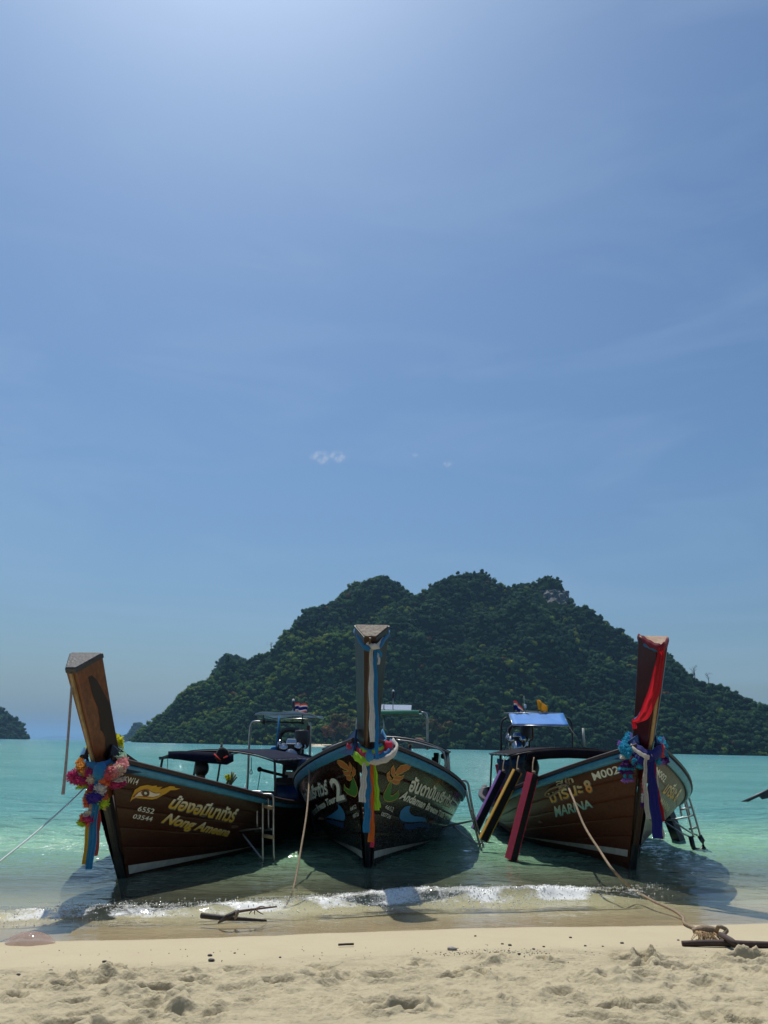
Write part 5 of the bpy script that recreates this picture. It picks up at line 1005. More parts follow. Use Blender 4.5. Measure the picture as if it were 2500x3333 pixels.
def fender(k, top, bot, w_, colr, label, roped=True, ang_=-.62):
    fr = FR[k][0]; top, bot = np.array(top), np.array(bot); t = thing('fender_beam', fr(bot), label, 'fender'); ang = ang_; d = (bot - top) / np.linalg.norm(bot - top); a_ = np.cross(d, (0, 1, 0)); a_ /= np.linalg.norm(a_); c_ = np.cross(d, a_)
    a2 = a_ * math.cos(ang) + c_ * math.sin(ang); c2 = c_ * math.cos(ang) - a_ * math.sin(ang)
    def bar(mb, o_, wa, wc): 
        V = [p + a2 * (o_[0] + x * wa) + c2 * (o_[1] + y * wc) for p in (top, bot) for x, y in ((-1, -1), (1, -1), (1, 1), (-1, 1))]; mb.add(V, [(3, 2, 1, 0), (4, 5, 6, 7), (0, 1, 5, 4), (1, 2, 6, 5), (2, 3, 7, 6), (3, 0, 4, 7)])
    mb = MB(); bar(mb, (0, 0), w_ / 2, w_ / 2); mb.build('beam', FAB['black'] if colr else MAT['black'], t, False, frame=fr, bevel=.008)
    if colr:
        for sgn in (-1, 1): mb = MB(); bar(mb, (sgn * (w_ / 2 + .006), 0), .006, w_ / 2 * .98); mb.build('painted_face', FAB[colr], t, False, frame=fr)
    if roped: mb = MB(); q = top + [0.0, 0, .0]; mb.tube([q - d * -.02, q + [.02, .1, .12], q + [.06, .2, .22]], .010, 6, 10); mb.ico(q + [.01, 0, .015], .028, 2, .15); mb.build('hanging_rope', MAT['rope'], t, frame=fr)
    return t
fender('C', at('C', 1008, 2600, 2.6), at('C', 1032, 2708, 2.6), .13, None, 'black plank fender on the left side of the centre boat')
# sashes
zc = lambda px, py, y=-1.12: at('C', px, py, y)
t = thing('prow_scarf', fC(zc(1205, 2700)), 'lime, pink, blue and white sashes round the foot of the centre prow with long tails', 'scarf')
for cl, w_, sd_, pts_ in (('lime', .085, 1, [(1150, 2425, -.55), (1138, 2432, -.85), (1155, 2458, -1.08), (1182, 2478, -1.17), (1203, 2480, -1.2)]), ('pink', .09, 2, [(1152, 2432, -.75), (1165, 2446, -1.05), (1195, 2468, -1.18)]), ('lime', .06, 3, [(1158, 2425, -.7), (1175, 2440, -1.08), (1200, 2455, -1.18)]), ('orange', .04, 9, [(1160, 2436, -.8), (1178, 2452, -1.1), (1200, 2464, -1.19)]),
        ('sky', .055, 4, [(1172, 2375, -.62), (1158, 2408, -.8), (1172, 2432, -1.05), (1203, 2448, -1.17), (1235, 2430, -1.05), (1256, 2408, -.8), (1244, 2380, -.6)]), ('lime', .065, 5, [(1262, 2422, -.7), (1240, 2440, -1.06), (1212, 2452, -1.17)]), ('coral', .05, 6, [(1262, 2436, -.75), (1242, 2450, -1.08), (1214, 2462, -1.18)]),
        ('blue', .075, 7, [(1272, 2414, -.55), (1276, 2432, -.85), (1258, 2456, -1.06), (1215, 2472, -1.19)]), ('white', .075, 8, [(1280, 2412, -.5), (1292, 2432, -.8), (1276, 2458, -1.02), (1245, 2475, -1.13), (1210, 2478, -1.2), (1198, 2468, -1.2)])):
    band_(t, fC, [zc(*q) for q in pts_], w_, cl, seed=sd_)
for (px, py, y, r, cl, sc) in ((1148, 2428, -.98, .055, 'pink', (1.2, .6, 1)), (1265, 2428, -.95, .055, 'pink', (1, .6, 1.2)), (1203, 2462, -1.22, .05, 'sky', (1, .7, 1.2))): mb = MB(); mb.ico(zc(px, py, y), r, 2, .25, sc); mb.build('knot', FAB[cl], t, frame=fC)
for pts_, w_, cl, sd_ in (([(1188, 2482), (1184, 2540), (1178, 2611)], .085, 'white', 1), ([(1199, 2478), (1197, 2600), (1193, 2710)], .085, 'blue', 2), ([(1208, 2472), (1207, 2560), (1206, 2673)], .075, 'orange', 3), ([(1209, 2480), (1209, 2600), (1208, 2741)], .075, 'orange', 4), ([(1212, 2500), (1212, 2650), (1211, 2758)], .05, 'pink', 5), ([(1216, 2482), (1220, 2560), (1222, 2638)], .085, 'lime', 6), ([(1219, 2484), (1225, 2560), (1230, 2630)], .06, 'lime', 7)):
    strip_(t, fC, [zc(px, py, -1.22 + .012 * sd_) for px, py in pts_], w_, cl, amp=.009, seed=sd_, taper=[.45, .8, .9, 1])
t = thing('prow_top_scarf', fC(zc(1215, 2300, -1.75)), 'white and blue sashes knotted near the top of the centre prow', 'scarf')
zt = lambda px, py, y: at('C', px, py, y)
for cl, w_, sd_, pts_ in (('blue', .06, 1, [(1154, 2054, -1.44), (1166, 2074, -1.64), (1186, 2104, -1.78), (1215, 2112, -1.82), (1234, 2104, -1.77), (1255, 2076, -1.62), (1267, 2058, -1.46)]), ('white', .045, 2, [(1160, 2060, -1.5), (1180, 2084, -1.74), (1205, 2098, -1.82), (1222, 2105, -1.84), (1236, 2092, -1.76), (1260, 2062, -1.52)]), ('blue', .04, 3, [(1238, 2098, -1.74), (1258, 2074, -1.57), (1268, 2056, -1.44)])): band_(t, fC, [zt(*q) for q in pts_], w_, cl, seed=sd_)
mb = MB(); mb.ico(zt(1220, 2105, -1.86), .045, 2, .2, (1.3, .7, .8)); mb.build('knot', FAB['white'], t, frame=fC)
strip_(t, fC, [zt(1210, 2112, -1.84), zt(1209, 2200, -1.83), zt(1211, 2320, -1.82), zt(1213, 2415, -1.82)], .065, 'white', amp=.010, seed=1, taper=[.55, .85, 1, 1.05]); strip_(t, fC, [zt(1222, 2110, -1.85), zt(1222, 2200, -1.84), zt(1226, 2330, -1.83), zt(1228, 2472, -1.82)], .042, 'blue', amp=.008, seed=2)
strip_(t, fC, [zt(1228, 2110, -1.84), zt(1236, 2125, -1.85), zt(1240, 2138, -1.84)], .035, 'blue', amp=.004, n=10); strip_(t, fC, [zt(1230, 2118, -1.83), zt(1232, 2140, -1.83), zt(1233, 2163, -1.83)], .028, 'white', amp=.004, n=10)
h0 = hull(SPEC['C'], -1, np.array(1.30), np.array(1.0)) + [0, 0, .05]; w0 = fC(h0[None])[0]; h1 = hull(SPEC['C'], -1, np.array(1.25), np.array(.94), .06); w1 = fC(h1[None])[0]; g0 = at_ground(955, 2893, 0); wi = fC((h0 + [.4, .3, -.25])[None])[0]
rope_('mooring_rope', [wi, w0, w1, w1 * .66 + g0 * .34 + [.03, 0, -.04], w1 * .33 + g0 * .67 + [.02, 0, -.04], g0, g0 + [-.06, -.3, -.14]], .012, MAT['rope'], 'tan mooring rope running from the centre boat down into the shallows', res=60)
rope_('tie_line', [fC(at('C', 1515, 2576, 2.3)[None])[0], fC(at('C', 1560, 2568, 4.5)[None])[0], FR['R'][0](at('R', 1605, 2556, 6.2)[None])[0]], .006, MAT['ropepale'], 'thin pale line tied between the centre boat and the right boat', res=20)

# ================================================= right boat
bR = boat_hull('R', 'red-brown longtail boat with a tall maroon prow, right of the three', dict(hull=MAT['hullR'], bottom=MAT['bottom'], wale=MAT['bluewale'], rail=MAT['rail'], stem=MAT['rail']))
AR, aR, cR_ = prow(bR, 'R', dict(prow=MAT['prowR'], end=MAT['endbrown'], wale=MAT['blue']), 2.69, .135, .190, nose=(.03, .065), depth=(.25, .33), strip=.018)
CRM = ((.70, .38, .05), (.76, .73, .56)); TEAL = ((.22, .50, .50), (.74, .72, .56))
letters(bR, 'R', -1, 'M002', [(.645, .86), (.24, .865), (.275, .922), (.675, .922)], MAT['paintW'], 0, .72, .014, 0, shadow=MAT['paintG'])
letters(bR, 'R', -1, 'มารีนะ', [(1.545, .77), (.865, .787), (.87, .87), (1.56, .87)], MAT['paintY'], 0, .62, .02, 0, shadow=MAT['paintG'], col2=CRM)
letters(bR, 'R', -1, 'สิต', [(1.33, .895), (.985, .89), (.995, .93), (1.325, .945)], MAT['paintY'], 0, .62, .012, 0, col2=((.58, .56, .42), (.58, .56, .42)))
letters(bR, 'R', -1, '8', [(.79, .78), (.69, .782), (.72, .878), (.84, .878)], MAT['paintY'], 0, .72, .03, 0, shadow=MAT['paintG'], col2=((.70, .27, .02), (.58, .54, .42)))
letters(bR, 'R', -1, 'MARINA', [(1.58, .635), (.73, .66), (.76, .725), (1.52, .735)], MAT['paintY'], 0, .72, .02, 0, shadow=MAT['paintG'], col2=TEAL)
letters(bR, 'R', 1, 'M002', [(.05, .843), (.48, .833), (.515, .883), (.06, .888)], MAT['paintW'], 0, .72, .014, 0); letters(bR, 'R', 1, 'มารีนะ 8', [(.575, .77), (1.525, .802), (1.48, .90), (.69, .855)], MAT['paintY'], 0, .62, .02, 0, col2=CRM)
letters(bR, 'R', 1, 'MARINA', [(.66, .70), (1.62, .70), (1.50, .745), (.615, .745)], MAT['paintY'], 0, .72, .02, 0, col2=((.5, .5, .3), (.58, .56, .42)))
mb = MB(); mb.grid(np.array([[at('R', px, py, 2.45), at('R', px, py + 16, 2.44), at('R', px, py + 32, 2.46)] for px, py in ((1716, 2449), (1740, 2442), (1790, 2437), (1850, 2435), (1920, 2438), (1990, 2443), (2060, 2452))])); mb.build('front_valance', MAT['canvasR'], bR, solid=.02)
canopy(bR, 2.5, 5.2, 1.08, 1.40, 1.535, MAT['canvasR'], -.12, posts=((2.6, -1), (2.6, 1), (3.9, -1), (3.9, 1), (5.1, 1), (5.1, -1)), zg=.6, ribs=8, tubes='darksteel')
for p_ in ([(1630, 2480), (1631, 2400), (1632, 2362), (1637, 2345), (1650, 2335)], [(1864, 2440), (1863, 2370), (1858, 2348), (1845, 2336)]): mb = MB(); mb.tube([at('R', *q, 6.0) for q in p_], .022, 8, 20); mb.build('arch_post', MAT['darksteel'], bR)
pA, pB, pC_, pD = at('R', 1670, 2359, 5.2), at('R', 1851, 2361, 5.2), at('R', 1833, 2323, 6.1), at('R', 1657, 2323, 6.1); roof_sheet(bR, [pA, pB, pC_, pD], MAT['bluetarp'], sag=.0, wav=.004)
mb = MB(); mb.tube([at('R', 1641, 2322, 6.1), at('R', 1826, 2321, 6.1)], .018, 7); mb.build('roof_crossbar', MAT['steel'], bR)
mb = MB(); mb.box((at('R', 1684, 2317, 6.2) + at('R', 1780, 2317, 6.2)) / 2, (.62, .12, .04)); mb.build('roof_board', MAT['white'], bR, False)
mb = MB(); mb.tube([at('R', 1902, 2430, 4.6), at('R', 1898, 2370, 4.6)], .022, 7); mb.build('stern_rod', MAT['white'], bR)
mb = MB(); mb.tube([at('R', 1850, 2362, 5.2), at('R', 1900, 2434, 4.7)], .007, 5); mb.tube([at('R', 1671, 2362, 5.2), at('R', 1640, 2445, 5.3)], .006, 5); mb.build('roof_guy', MAT['ropedark'], bR)
eR = engine(bR, at('R', 1690, 2424, 5.9), .95, -.3); mb = MB(); mb.box(at('R', 1690, 2500, 5.9), (.36, .5, .9)); mb.build('engine_bed', MAT['black'], bR, False, bevel=.02)
mb = MB(); mb.tube([at('R', 1664, 2440, 5.7), at('R', 1655, 2390, 5.7)], [.05, .02], 8); mb.build('exhaust_stack', MAT['chrome'], bR)
mb = MB(); mb.tube([at('R', 1680, 2455, 5.4), at('R', 1710, 2432, 5.2), at('R', 1718, 2415, 5.2)], .022, 8, 12); mb.build('coolant_hose', MAT['chrome'], bR)
mb = MB(); q = at('R', 1690, 2430, 6.2); mb.tube([q, q + [-.05, 2.2, -.5], q + [-.1, 4.4, -1.35]], .03, 8); mb.build('propeller_shaft', MAT['darksteel'], bR)
mb = MB(); mb.grid(np.array([[at('R', 1620, 2478, 5.0), at('R', 1621, 2520, 5.0), at('R', 1628, 2562, 5.0)], [at('R', 1650, 2484, 4.95), at('R', 1650, 2530, 4.95), at('R', 1652, 2566, 4.9)], [at('R', 1685, 2474, 4.9), at('R', 1686, 2520, 4.95), at('R', 1686, 2563, 4.9)], [at('R', 1712, 2455, 4.9), at('R', 1713, 2510, 4.9), at('R', 1712, 2550, 4.9)]])); mb.build('side_curtain', MAT['sheet'], bR, solid=.012)
mb = MB(); mb.grid(np.array([[at('R', 1618, 2470, 5.0), at('R', 1618, 2482, 4.96)], [at('R', 1650, 2474, 4.95), at('R', 1650, 2492, 4.9)], [at('R', 1690, 2462, 4.9), at('R', 1690, 2486, 4.86)], [at('R', 1714, 2446, 4.9), at('R', 1715, 2470, 4.86)]])); mb.build('blue_side_tarp', MAT['bluetarp'], bR, solid=.03)
mb = MB(); mb.ico(at('R', 1730, 2500, 4.5), .17, 2, .3, (.8, .6, 1.6)); mb.build('lashed_gear', MAT['black'], bR)
fR = FR['R'][0]
flag('R', 'thai_flag', at('R', 1672, 2322, 6.1), .26, .24, .19, (('coral', 1), ('white', 1), ('navy', 2.2)), 'drooping red white and blue flag on the right boat roof', wind=(.95, .1), droop=.75)
flag('R', 'yellow_flag', at('R', 1752, 2320, 6.1), .27, .27, .21, (('yellow', 1),), 'plain yellow flag on the right boat roof', lean=(-.03, 0), wind=(.95, .1), droop=.55)
p = at('R', 1710, 2320, 6.1); t = thing('mast_light', fR(p), 'thin antenna with small lamp between the two flags of the right boat', 'antenna'); mb = MB(); mb.tube([p, p + [-.02, 0, .36]], .008, 6); mb.build('mast', MAT['steel'], t, frame=fR); mb = MB(); mb.lathe([(0, 0), (.025, 0), (.03, .05), (.02, .08), (0, .08)], p + [0, 0, .10], 10); mb.build('lamp', MAT['glass'], t, frame=fR)
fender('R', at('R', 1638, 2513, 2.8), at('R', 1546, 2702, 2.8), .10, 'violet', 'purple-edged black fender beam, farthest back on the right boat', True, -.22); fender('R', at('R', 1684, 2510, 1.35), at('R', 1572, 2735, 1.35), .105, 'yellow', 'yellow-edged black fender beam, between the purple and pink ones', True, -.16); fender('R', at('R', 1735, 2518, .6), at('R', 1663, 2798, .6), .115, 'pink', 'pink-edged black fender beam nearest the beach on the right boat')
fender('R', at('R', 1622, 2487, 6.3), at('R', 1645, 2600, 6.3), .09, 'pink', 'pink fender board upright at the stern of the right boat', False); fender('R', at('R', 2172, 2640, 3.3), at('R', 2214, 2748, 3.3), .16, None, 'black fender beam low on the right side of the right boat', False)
y_ = 2.4
ladder('R', 'steel ladder with black rubber feet on the right boat', [[at('R', *q, y_) for q in ((2223, 2584), (2232, 2620), (2245, 2672), (2258, 2725))], [at('R', *q, y_) for q in ((2236, 2578), (2248, 2612), (2264, 2664), (2281, 2725))], [at('R', *q, y_ + .15) for q in ((2210, 2592), (2214, 2625), (2219, 2656))], [at('R', *q, y_ + .12) for q in ((2228, 2586), (2238, 2625), (2246, 2655))]],
       [(at('R', 2213, 2636, y_), at('R', 2250, 2627, y_)), (at('R', 2243, 2699, y_), at('R', 2273, 2692, y_))], [[at('R', 2168, 2670, y_ + .1), at('R', 2225, 2662, y_), at('R', 2258, 2653, y_)], [at('R', 2190, 2671, y_ + .05), at('R', 2240, 2705, y_), at('R', 2270, 2719, y_)], [at('R', 2164, 2676, y_ + .1), at('R', 2210, 2706, y_), at('R', 2243, 2723, y_)]],
       feet=[[at('R', *q, y_) for q in ((2248, 2722), (2256, 2755), (2262, 2766), (2278, 2768), (2290, 2764), (2288, 2740), (2277, 2720))]])
zr_ = lambda px, py, y: at('R', px, py, y)
t = thing('prow_top_scarf', fR(zr_(2110, 2300, -1.6)), 'long red sash with blue edge falling from the top of the right prow', 'scarf')
for cl, w_, sd_, pts_ in (('maroon', .075, 1, [(2078, 2074, -1.47), (2095, 2082, -1.6), (2120, 2098, -1.74), (2150, 2108, -1.86), (2166, 2098, -1.78), (2174, 2082, -1.52)]), ('blue', .05, 2, [(2077, 2090, -1.44), (2100, 2098, -1.62), (2140, 2117, -1.80)]), ('blue', .04, 3, [(2156, 2118, -1.83), (2166, 2112, -1.74)])): band_(t, fR, [zr_(*q) for q in pts_], w_, cl, seed=sd_)
strip_(t, fR, [zr_(2151, 2108, -1.87), zr_(2147, 2165, -1.80), zr_(2133, 2230, -1.70), zr_(2115, 2290, -1.58), zr_(2090, 2335, -1.46), zr_(2066, 2350, -1.30)], .13, 'red', amp=.016, seed=3, taper=[.5, .75, 1, 1.0, .9, .55])
strip_(t, fR, [zr_(2128, 2215, -1.66), zr_(2108, 2275, -1.54), zr_(2088, 2320, -1.44), zr_(2068, 2340, -1.30)], .035, 'blue', amp=.005, seed=4); strip_(t, fR, [zr_(2067, 2342, -1.31), zr_(2064, 2358, -1.31), zr_(2066, 2372, -1.31)], .06, 'red', amp=.01, seed=6, n=10)
t = thing('prow_scarf', fR(zr_(2125, 2700, -1.2)), 'dark blue and white sash tied at the foot of the right prow with long tails', 'scarf')
for cl, w_, sd_, pts_ in (('navy', .12, 1, [(2054, 2400, -.62), (2066, 2430, -.95), (2090, 2450, -1.12), (2118, 2460, -1.2), (2150, 2440, -1.05), (2160, 2410, -.7)]), ('white', .05, 2, [(2050, 2408, -.65), (2058, 2432, -.98), (2080, 2450, -1.14), (2104, 2463, -1.22), (2114, 2466, -1.23)]), ('white', .045, 3, [(2120, 2460, -1.22), (2134, 2450, -1.14), (2146, 2437, -1.0)]), ('navy', .10, 4, [(2062, 2455, -1.0), (2085, 2475, -1.15), (2112, 2478, -1.2)])): band_(t, fR, [zr_(*q) for q in pts_], w_, cl, seed=sd_)
for pts_, w_, cl, sd_ in (([(2104, 2466), (2099, 2520), (2103, 2600), (2110, 2666)], .062, 'white', 1), ([(2118, 2466), (2124, 2560), (2136, 2660), (2142, 2730)], .125, 'navy', 2), ([(2128, 2480), (2135, 2560), (2148, 2620), (2160, 2674)], .045, 'red', 3), ([(2130, 2490), (2140, 2600), (2151, 2690), (2156, 2732)], .055, 'white', 4)):
    strip_(t, fR, [zr_(px, py, -1.26 + .03 * sd_) for px, py in pts_], w_, cl, amp=.014, seed=sd_, taper=[.7, .9, 1, 1])
t = thing('yarn_garland', fR(zr_(2060, 2500, -1.0)), 'turquoise, purple and coral yarn garland round the right prow', 'garland')
chain(t, fR, [zr_(2050, 2396, -.6), zr_(2034, 2418, -.85), zr_(2030, 2440, -.98), zr_(2046, 2462, -1.05)], .058, ['aqua'], 13, nz=.22); chain(t, fR, [zr_(2038, 2428, -.95), zr_(2048, 2448, -1.02)], .05, ['aqua'], 5, nz=.22); chain(t, fR, [zr_(2042, 2455, -1.0), zr_(2056, 2468, -1.05)], .04, ['coral'], 4); chain(t, fR, [zr_(2064, 2478, -1.1), zr_(2082, 2492, -1.12)], .045, ['aqua', 'plum', 'aqua'], 6); pom(t, fR, zr_(2021, 2422, -.8), .045, 'violet', nz=.25); pom(t, fR, zr_(2042, 2458, -.95), .035, 'violet', nz=.25)
chain(t, fR, [zr_(2148, 2410, -.8), zr_(2160, 2428, -.95)], .060, ['aqua'], 6, nz=.22); chain(t, fR, [zr_(2150, 2430, -1.0), zr_(2152, 2455, -1.06)], .058, ['coral'], 6, nz=.2); chain(t, fR, [zr_(2138, 2455, -1.08), zr_(2142, 2480, -1.08)], .045, ['aqua'], 5); chain(t, fR, [zr_(2160, 2450, -.98), zr_(2166, 2470, -.98)], .05, ['aqua', 'plum'], 5); chain(t, fR, [zr_(2146, 2482, -1.05), zr_(2170, 2478, -.98)], .04, ['violet', 'plum'], 5); chain(t, fR, [zr_(2094, 2540, -1.2), zr_(2093, 2600, -1.2), zr_(2092, 2622, -1.2)], .026, ['coral', 'white', 'plum'], 12)
t = thing('yarn_tassel_figure', fR(zr_(2038, 2540, -1.0)), 'knotted yarn hanging of white, purple and turquoise tufts left of the right prow', 'hanging ornament')
for px, py, r, cl, sc in ((2036, 2464, .055, 'white', (1.3, 1, .7)), (2038, 2478, .045, 'plum', (1, 1, 1)), (2038, 2488, .042, 'violet', (.9, 1, .8)), (2040, 2492, .055, 'plum', (1.8, 1, .5)), (2040, 2503, .055, 'aqua', (2.0, 1, .5)), (2040, 2513, .055, 'plum', (1.8, 1, .7)), (2034, 2526, .03, 'aqua', (.7, 1, 1.5)), (2052, 2528, .03, 'aqua', (.9, 1, 1.2)), (2036, 2541, .035, 'violet', (1.4, 1, .8)), (2052, 2539, .035, 'violet', (1.5, 1, .7))): pom(t, fR, zr_(px, py, -1.0), r, cl, sc, 'yarn_tuft', 2, .18)
# mooring rope of the right boat, looped at the gunwale, run ashore to the stake
h0 = hull(SPEC['R'], -1, np.array(1.10), np.array(1.0)) + [0, 0, .05]; h1 = hull(SPEC['R'], -1, np.array(1.08), np.array(.90), .05); W0, W1 = fR(h0[None])[0], fR(h1[None])[0]; Wi = fR((h0 + [.3, 0, -.2])[None])[0]
dd = lambda px, py, z: at_ground(px, py, z)
route = [W1, at_dist(1868, 2605, 10.6), at_dist(1903, 2690, 10.1), at_dist(1950, 2765, 9.6), at_dist(1998, 2835, 9.15), dd(2060, 2893, .03), dd(2125, 2932, .02), dd(2190, 2962, .02), dd(2222, 2985, .02), dd(2228, 3004, .03), dd(2262, 3022, .05), dd(2292, 3034, .09)]
hl = hull(SPEC['R'], -1, np.array([1.2, 1.45, 1.60, 1.50, 1.25]), np.array([.90, .90, .865, .84, .87]), .03); HL = fR(hl)
rope_('mooring_rope', route, .014, MAT['rope'], 'tan mooring rope from the right boat across the shallows to the stake', res=120, extra=[[Wi, W0, W1], [Wi + [.05, 0, 0], W0 + [.05, 0, 0], W1 + [.03, 0, 0]], [W1, *HL, W1]])
kn = dd(2300, 3045, .10); t = thing('frayed_rope_end', kn - [0, 0, .06], 'frayed clump of rope fibres where the right mooring rope is tied', 'rope')
mb = MB(); mb.tube([kn + [-.09, .05, .02], kn + [0, .03, .04], kn + [.10, .0, .04]], [.02, .032, .02], 8, 14); mb.build('knotted_core', MAT['rope'], t, frame=lambda V: V)
g = np.random.default_rng(4); mb = MB()
for i in range(110):
    a_ = kn + [g.uniform(-.08, .07), .01, .03]; v_ = np.array([g.normal() * .05, -abs(g.normal()) * .05, -g.uniform(.03, .09)]); mb.tube([a_, a_ + v_ * .5 + [0, -.015, .01], a_ + v_], .0022, 4, 5)
o = mb.build('fibres', MAT['fibre'], t, frame=lambda V: V); o['kind'] = 'stuff'
t0 = dd(2360, 3055, .10); t = thing('wooden_stake', dd(2420, 3075, .08), 'dark wooden pole with crossed stake holding the right mooring rope on the sand', 'stake')
mb = MB(); mb.tube([dd(2220, 3071, .105), dd(2330, 3069, .12), dd(2450, 3074, .12), dd(2620, 3080, .11)], [.020, .024, .025, .026], 9, 14); mb.build('pole', MAT['iron2'], t, frame=lambda V: V)
mb = MB(); mb.tube([dd(2345, 3042, .15), dd(2385, 3065, .165), dd(2432, 3104, .08)], [.020, .022, .012], 9, 10); mb.build('cross_stake', MAT['iron2'], t, frame=lambda V: V); mb = MB(); mb.tube([kn + [.08, 0, .03], t0 + [-.03, .02, .08], t0 + [.02, 0, .06], t0 + [-.02, -.02, .03]], .016, 7, 16); mb.build('rope_lashing', MAT['rope'], t, frame=lambda V: V)
# shaft of a boat just out of the picture
q0 = at_ground(2418, 2612, 0); t = thing('propeller_shaft_tail', q0, 'dark propeller shaft with a fin dipping into the sea at the right edge', 'propeller shaft')
q1 = at_dist(2500, 2573, q0[1] + .2); q2 = q1 + (q1 - q0) * .9; mb = MB(); mb.tube([q0 - (q1 - q0) * .15, q1, q2], .05, 9); mb.build('shaft', MAT['darksteel'], t, frame=lambda V: V)
m_ = q0 * .35 + q1 * .65; d_ = (q1 - q0) / np.linalg.norm(q1 - q0); mb = MB(); mb.add([m_ - d_ * .05, m_ + d_ * .55, m_ + d_ * .45 + [.05, 0, -.24], m_ + d_ * .05 + [.03, 0, -.16]], [(0, 1, 2, 3)]); mb.build('fin', MAT['darksteel'], t, False, frame=lambda V: V, solid=.03)

# ------------------------------------------------------------------ things on the sand
def gz(p): return float(beach(np.array(p[0]), np.array(p[1])))
dw = lambda px, py, z=.03: at_ground(px, py, z)
t = thing('driftwood', dw(760, 2982, 0), 'dark driftwood pole with a branching stick lashed across it at the water edge', 'driftwood')
mb = MB(); mb.tube([dw(656, 2980, .05), dw(740, 2988, .05), dw(868, 2996, .02)], [.024, .022, .008], 9, 14); mb.build('pole', MAT['driftdark'], t, frame=lambda V: V)
mb = MB(); mb.tube([dw(711, 3003, .02), dw(740, 2985, .09), dw(770, 2968, .12)], [.008, .024, .018], 9, 12); mb.build('cross_piece', MAT['driftdark'], t, frame=lambda V: V)
mb = MB(); mb.tube([dw(770, 2968, .12), dw(825, 2960, .13), dw(900, 2951, .11)], [.013, .010, .007], 7, 12)
for a_, b_, c_ in (((828, 2960), (850, 2950), (866, 2953)), ((832, 2960), (845, 2970), (857, 2976)), ((828, 2960), (829, 2968), (829, 2976)), ((820, 2963), (814, 2970), (812, 2975))): mb.tube([dw(*a_, .12), dw(*b_, .12), dw(*c_, .07)], [.007, .005, .003], 6, 8)
mb.build('branch', MAT['drift'], t, frame=lambda V: V); mb = MB(); mb.tube([dw(765, 2990, .05), dw(768, 2972, .12), dw(774, 2963, .14), dw(776, 2970, .12), dw(768, 2988, .06)], .009, 6, 20); mb.build('lashing', MAT['ropegrey'], t, frame=lambda V: V)
jp = at_ground(95, 3068, .02); mj, nt, b = new_mat('jelly'); b.inputs['Base Color'].default_value = (.50, .36, .30, 1); b.inputs['Roughness'].default_value = .08
trj = nt.nodes.new('ShaderNodeBsdfTransparent'); trj.inputs['Color'].default_value = (.92, .85, .80, 1); mxj = nt.nodes.new('ShaderNodeMixShader'); mxj.inputs[0].default_value = .5; nt.links.new(b.outputs[0], mxj.inputs[1]); nt.links.new(trj.outputs[0], mxj.inputs[2]); nt.links.new(mxj.outputs[0], nt.nodes['Material Output'].inputs['Surface'])
mb = MB(); th = np.linspace(0, 2 * PI, 33)[:-1]; rr = np.linspace(0, 1, 12); A = np.array([[(math.cos(a_) * r * .185 * (1 + .08 * math.sin(3 * a_)), math.sin(a_) * r * .13 * (1 + .06 * math.cos(5 * a_)), .075 * (1 - r ** 2.2) + .006 * math.sin(9 * a_ + 7 * r) * r) for r in rr] for a_ in th]) + jp; mb.grid(A, cu=True); o = mb.build('jellyfish', mj); tag(o, 'translucent pinkish jellyfish stranded at the left water edge', 'jellyfish')
STN = [(340, 3133, .016, 0), (683, 3111, .016, 0), (688, 3131, .022, 0), (1125, 3080, .0, 2), (1472, 3094, .026, 1), (1857, 3050, .013, 0), (395, 3164, .02, 0), (764, 3102, .009, 0), (1547, 3043, .010, 0), (1635, 3073, .011, 0), (1660, 3078, .014, 0), (1615, 3107, .016, 3), (1770, 3083, .010, 0), (1905, 3080, .010, 0), (1962, 3082, .009, 0), (2025, 3071, .014, 0), (2208, 3060, .010, 0), (1737, 3092, .011, 0), (1690, 3110, .012, 0), (165, 3165, .014, 0), (60, 3178, .012, 0), (912, 3118, .009, 0), (10, 3186, .012, 0)]
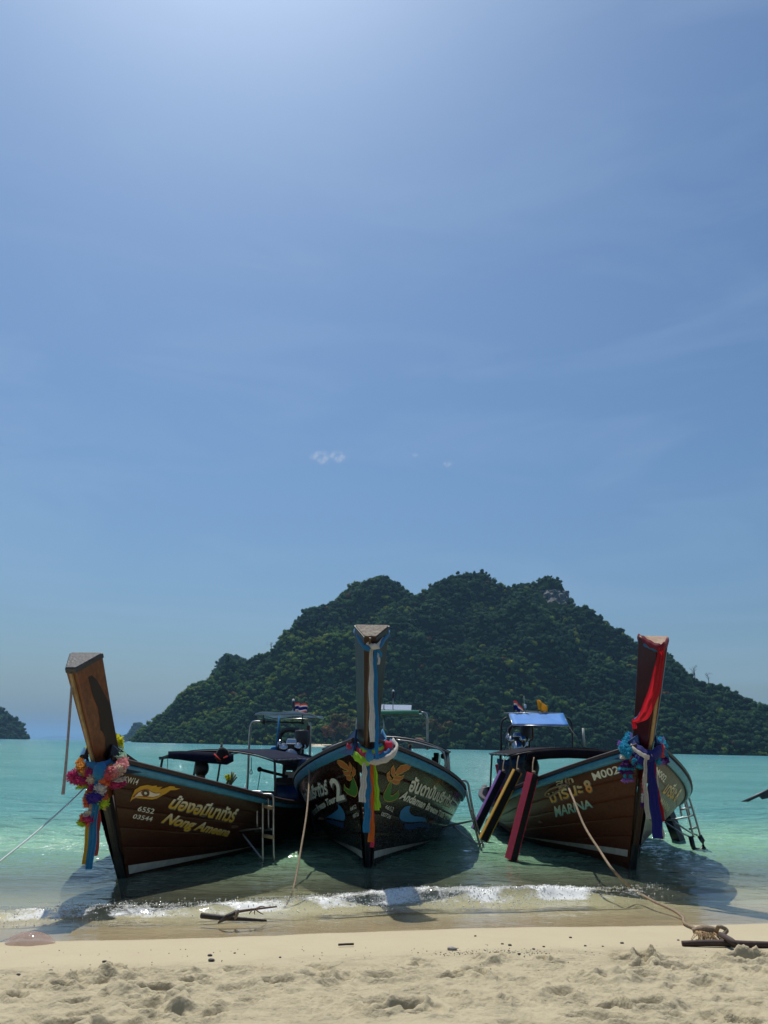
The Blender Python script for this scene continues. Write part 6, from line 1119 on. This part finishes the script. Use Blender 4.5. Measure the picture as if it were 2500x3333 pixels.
for px, py, r, kd in STN:
    p = at_ground(px, py, .08); p[2] = gz(p); p = at_ground(px, py, p[2]); p[2] = gz(p)
    if kd == 2:
        mb = MB(); mb.tube([p + [-.055, 0, .014], p + [0, .01, .016], p + [.06, .02, .016]], .008, 7); o = mb.build('twig', MAT['driftdark']); tag(o, 'short dark straight twig on the smooth sand below the centre boat', 'twig'); continue
    mb = MB(); r *= .85; mb.ico(p + [0, 0, r * .45], r, 2, .14, (1.25 + .4 * (kd == 1), .9, .62), seed=int(px)); o = mb.build('shell' if kd == 1 else 'pebble', MAT['shell'] if kd == 1 else (MAT['rust'] if kd == 3 else MAT['pebble']))
    tag(o, *(('pale elongated shell lying on the sand right of the twig', 'shell') if kd == 1 else ('rusty orange pebble in the line of debris', 'pebble') if kd == 3 else ('small dark pebble scattered on the smooth sand', 'pebble', 'small dark pebbles on the sand')))
g = np.random.default_rng(11); mb = MB()
for i in range(420):
    if i < 260: px, py = g.normal(1610, 130), 3104 + g.normal() * 9 - (abs(g.normal()) * 3)
    else: px, py = g.uniform(0, 2500), g.uniform(3060, 3190)
    p = at_ground(px, py, .1); p[2] = gz(p); mb.ico(p + [0, 0, .002], g.uniform(.0015, .0042), 1, .3, (1.3, 1, .7))
o = mb.build('beach_debris', MAT['pebble'], smooth=False); tag(o, 'fine dark specks of debris strewn along the smooth sand', 'debris', kind='stuff')
# two walkers on the far strip of sand
J = [(0, 0, .95), (0, 0, 1.15), (0, .01, 1.38), (0, 0, 1.50), (0, -.01, 1.60), (0, -.01, 1.70), (.19, 0, 1.40), (.25, .02, 1.12), (.24, -.06, .88), (-.19, 0, 1.40), (-.25, .02, 1.12), (-.24, -.06, .88), (.10, 0, .9), (.11, -.05, .5), (.11, .05, .06), (.11, -.08, .03), (-.10, 0, .9), (-.11, .08, .5), (-.11, .16, .07), (-.11, .05, .03)]
E_ = [(0, 1), (1, 2), (2, 3), (3, 4), (4, 5), (2, 6), (6, 7), (7, 8), (2, 9), (9, 10), (10, 11), (0, 12), (12, 13), (13, 14), (14, 15), (0, 16), (16, 17), (17, 18), (18, 19)]
Rr = [(.15, .10), (.14, .10), (.16, .10), .055, .075, .08, .06, .045, .035, .06, .045, .035, .08, .06, .045, .035, .08, .06, .045, .035]
for px, py, cl, l in ((1032, 2432, 'paintW', 'tiny person in pale clothes standing on the far beach'), (1046, 2431, 'cloth', 'tiny person in dark clothes near the far boats beach end')):
    p = at_dist(px, py, 636); p[2] = .75; tP, bP, mP = skin_person('person', p, J, E_, Rr, l, clothes=(cl, 'cloth'))
    for q in mP.polygons: q.material_index = 0 if q.center[2] > 1.45 else (1 if q.center[2] > .9 else 2)
    mb = MB(); mb.ico((0, .01, 1.67), .095, 2, .03, (.9, 1, 1)); mb.build('hair', MAT['hair'], tP)
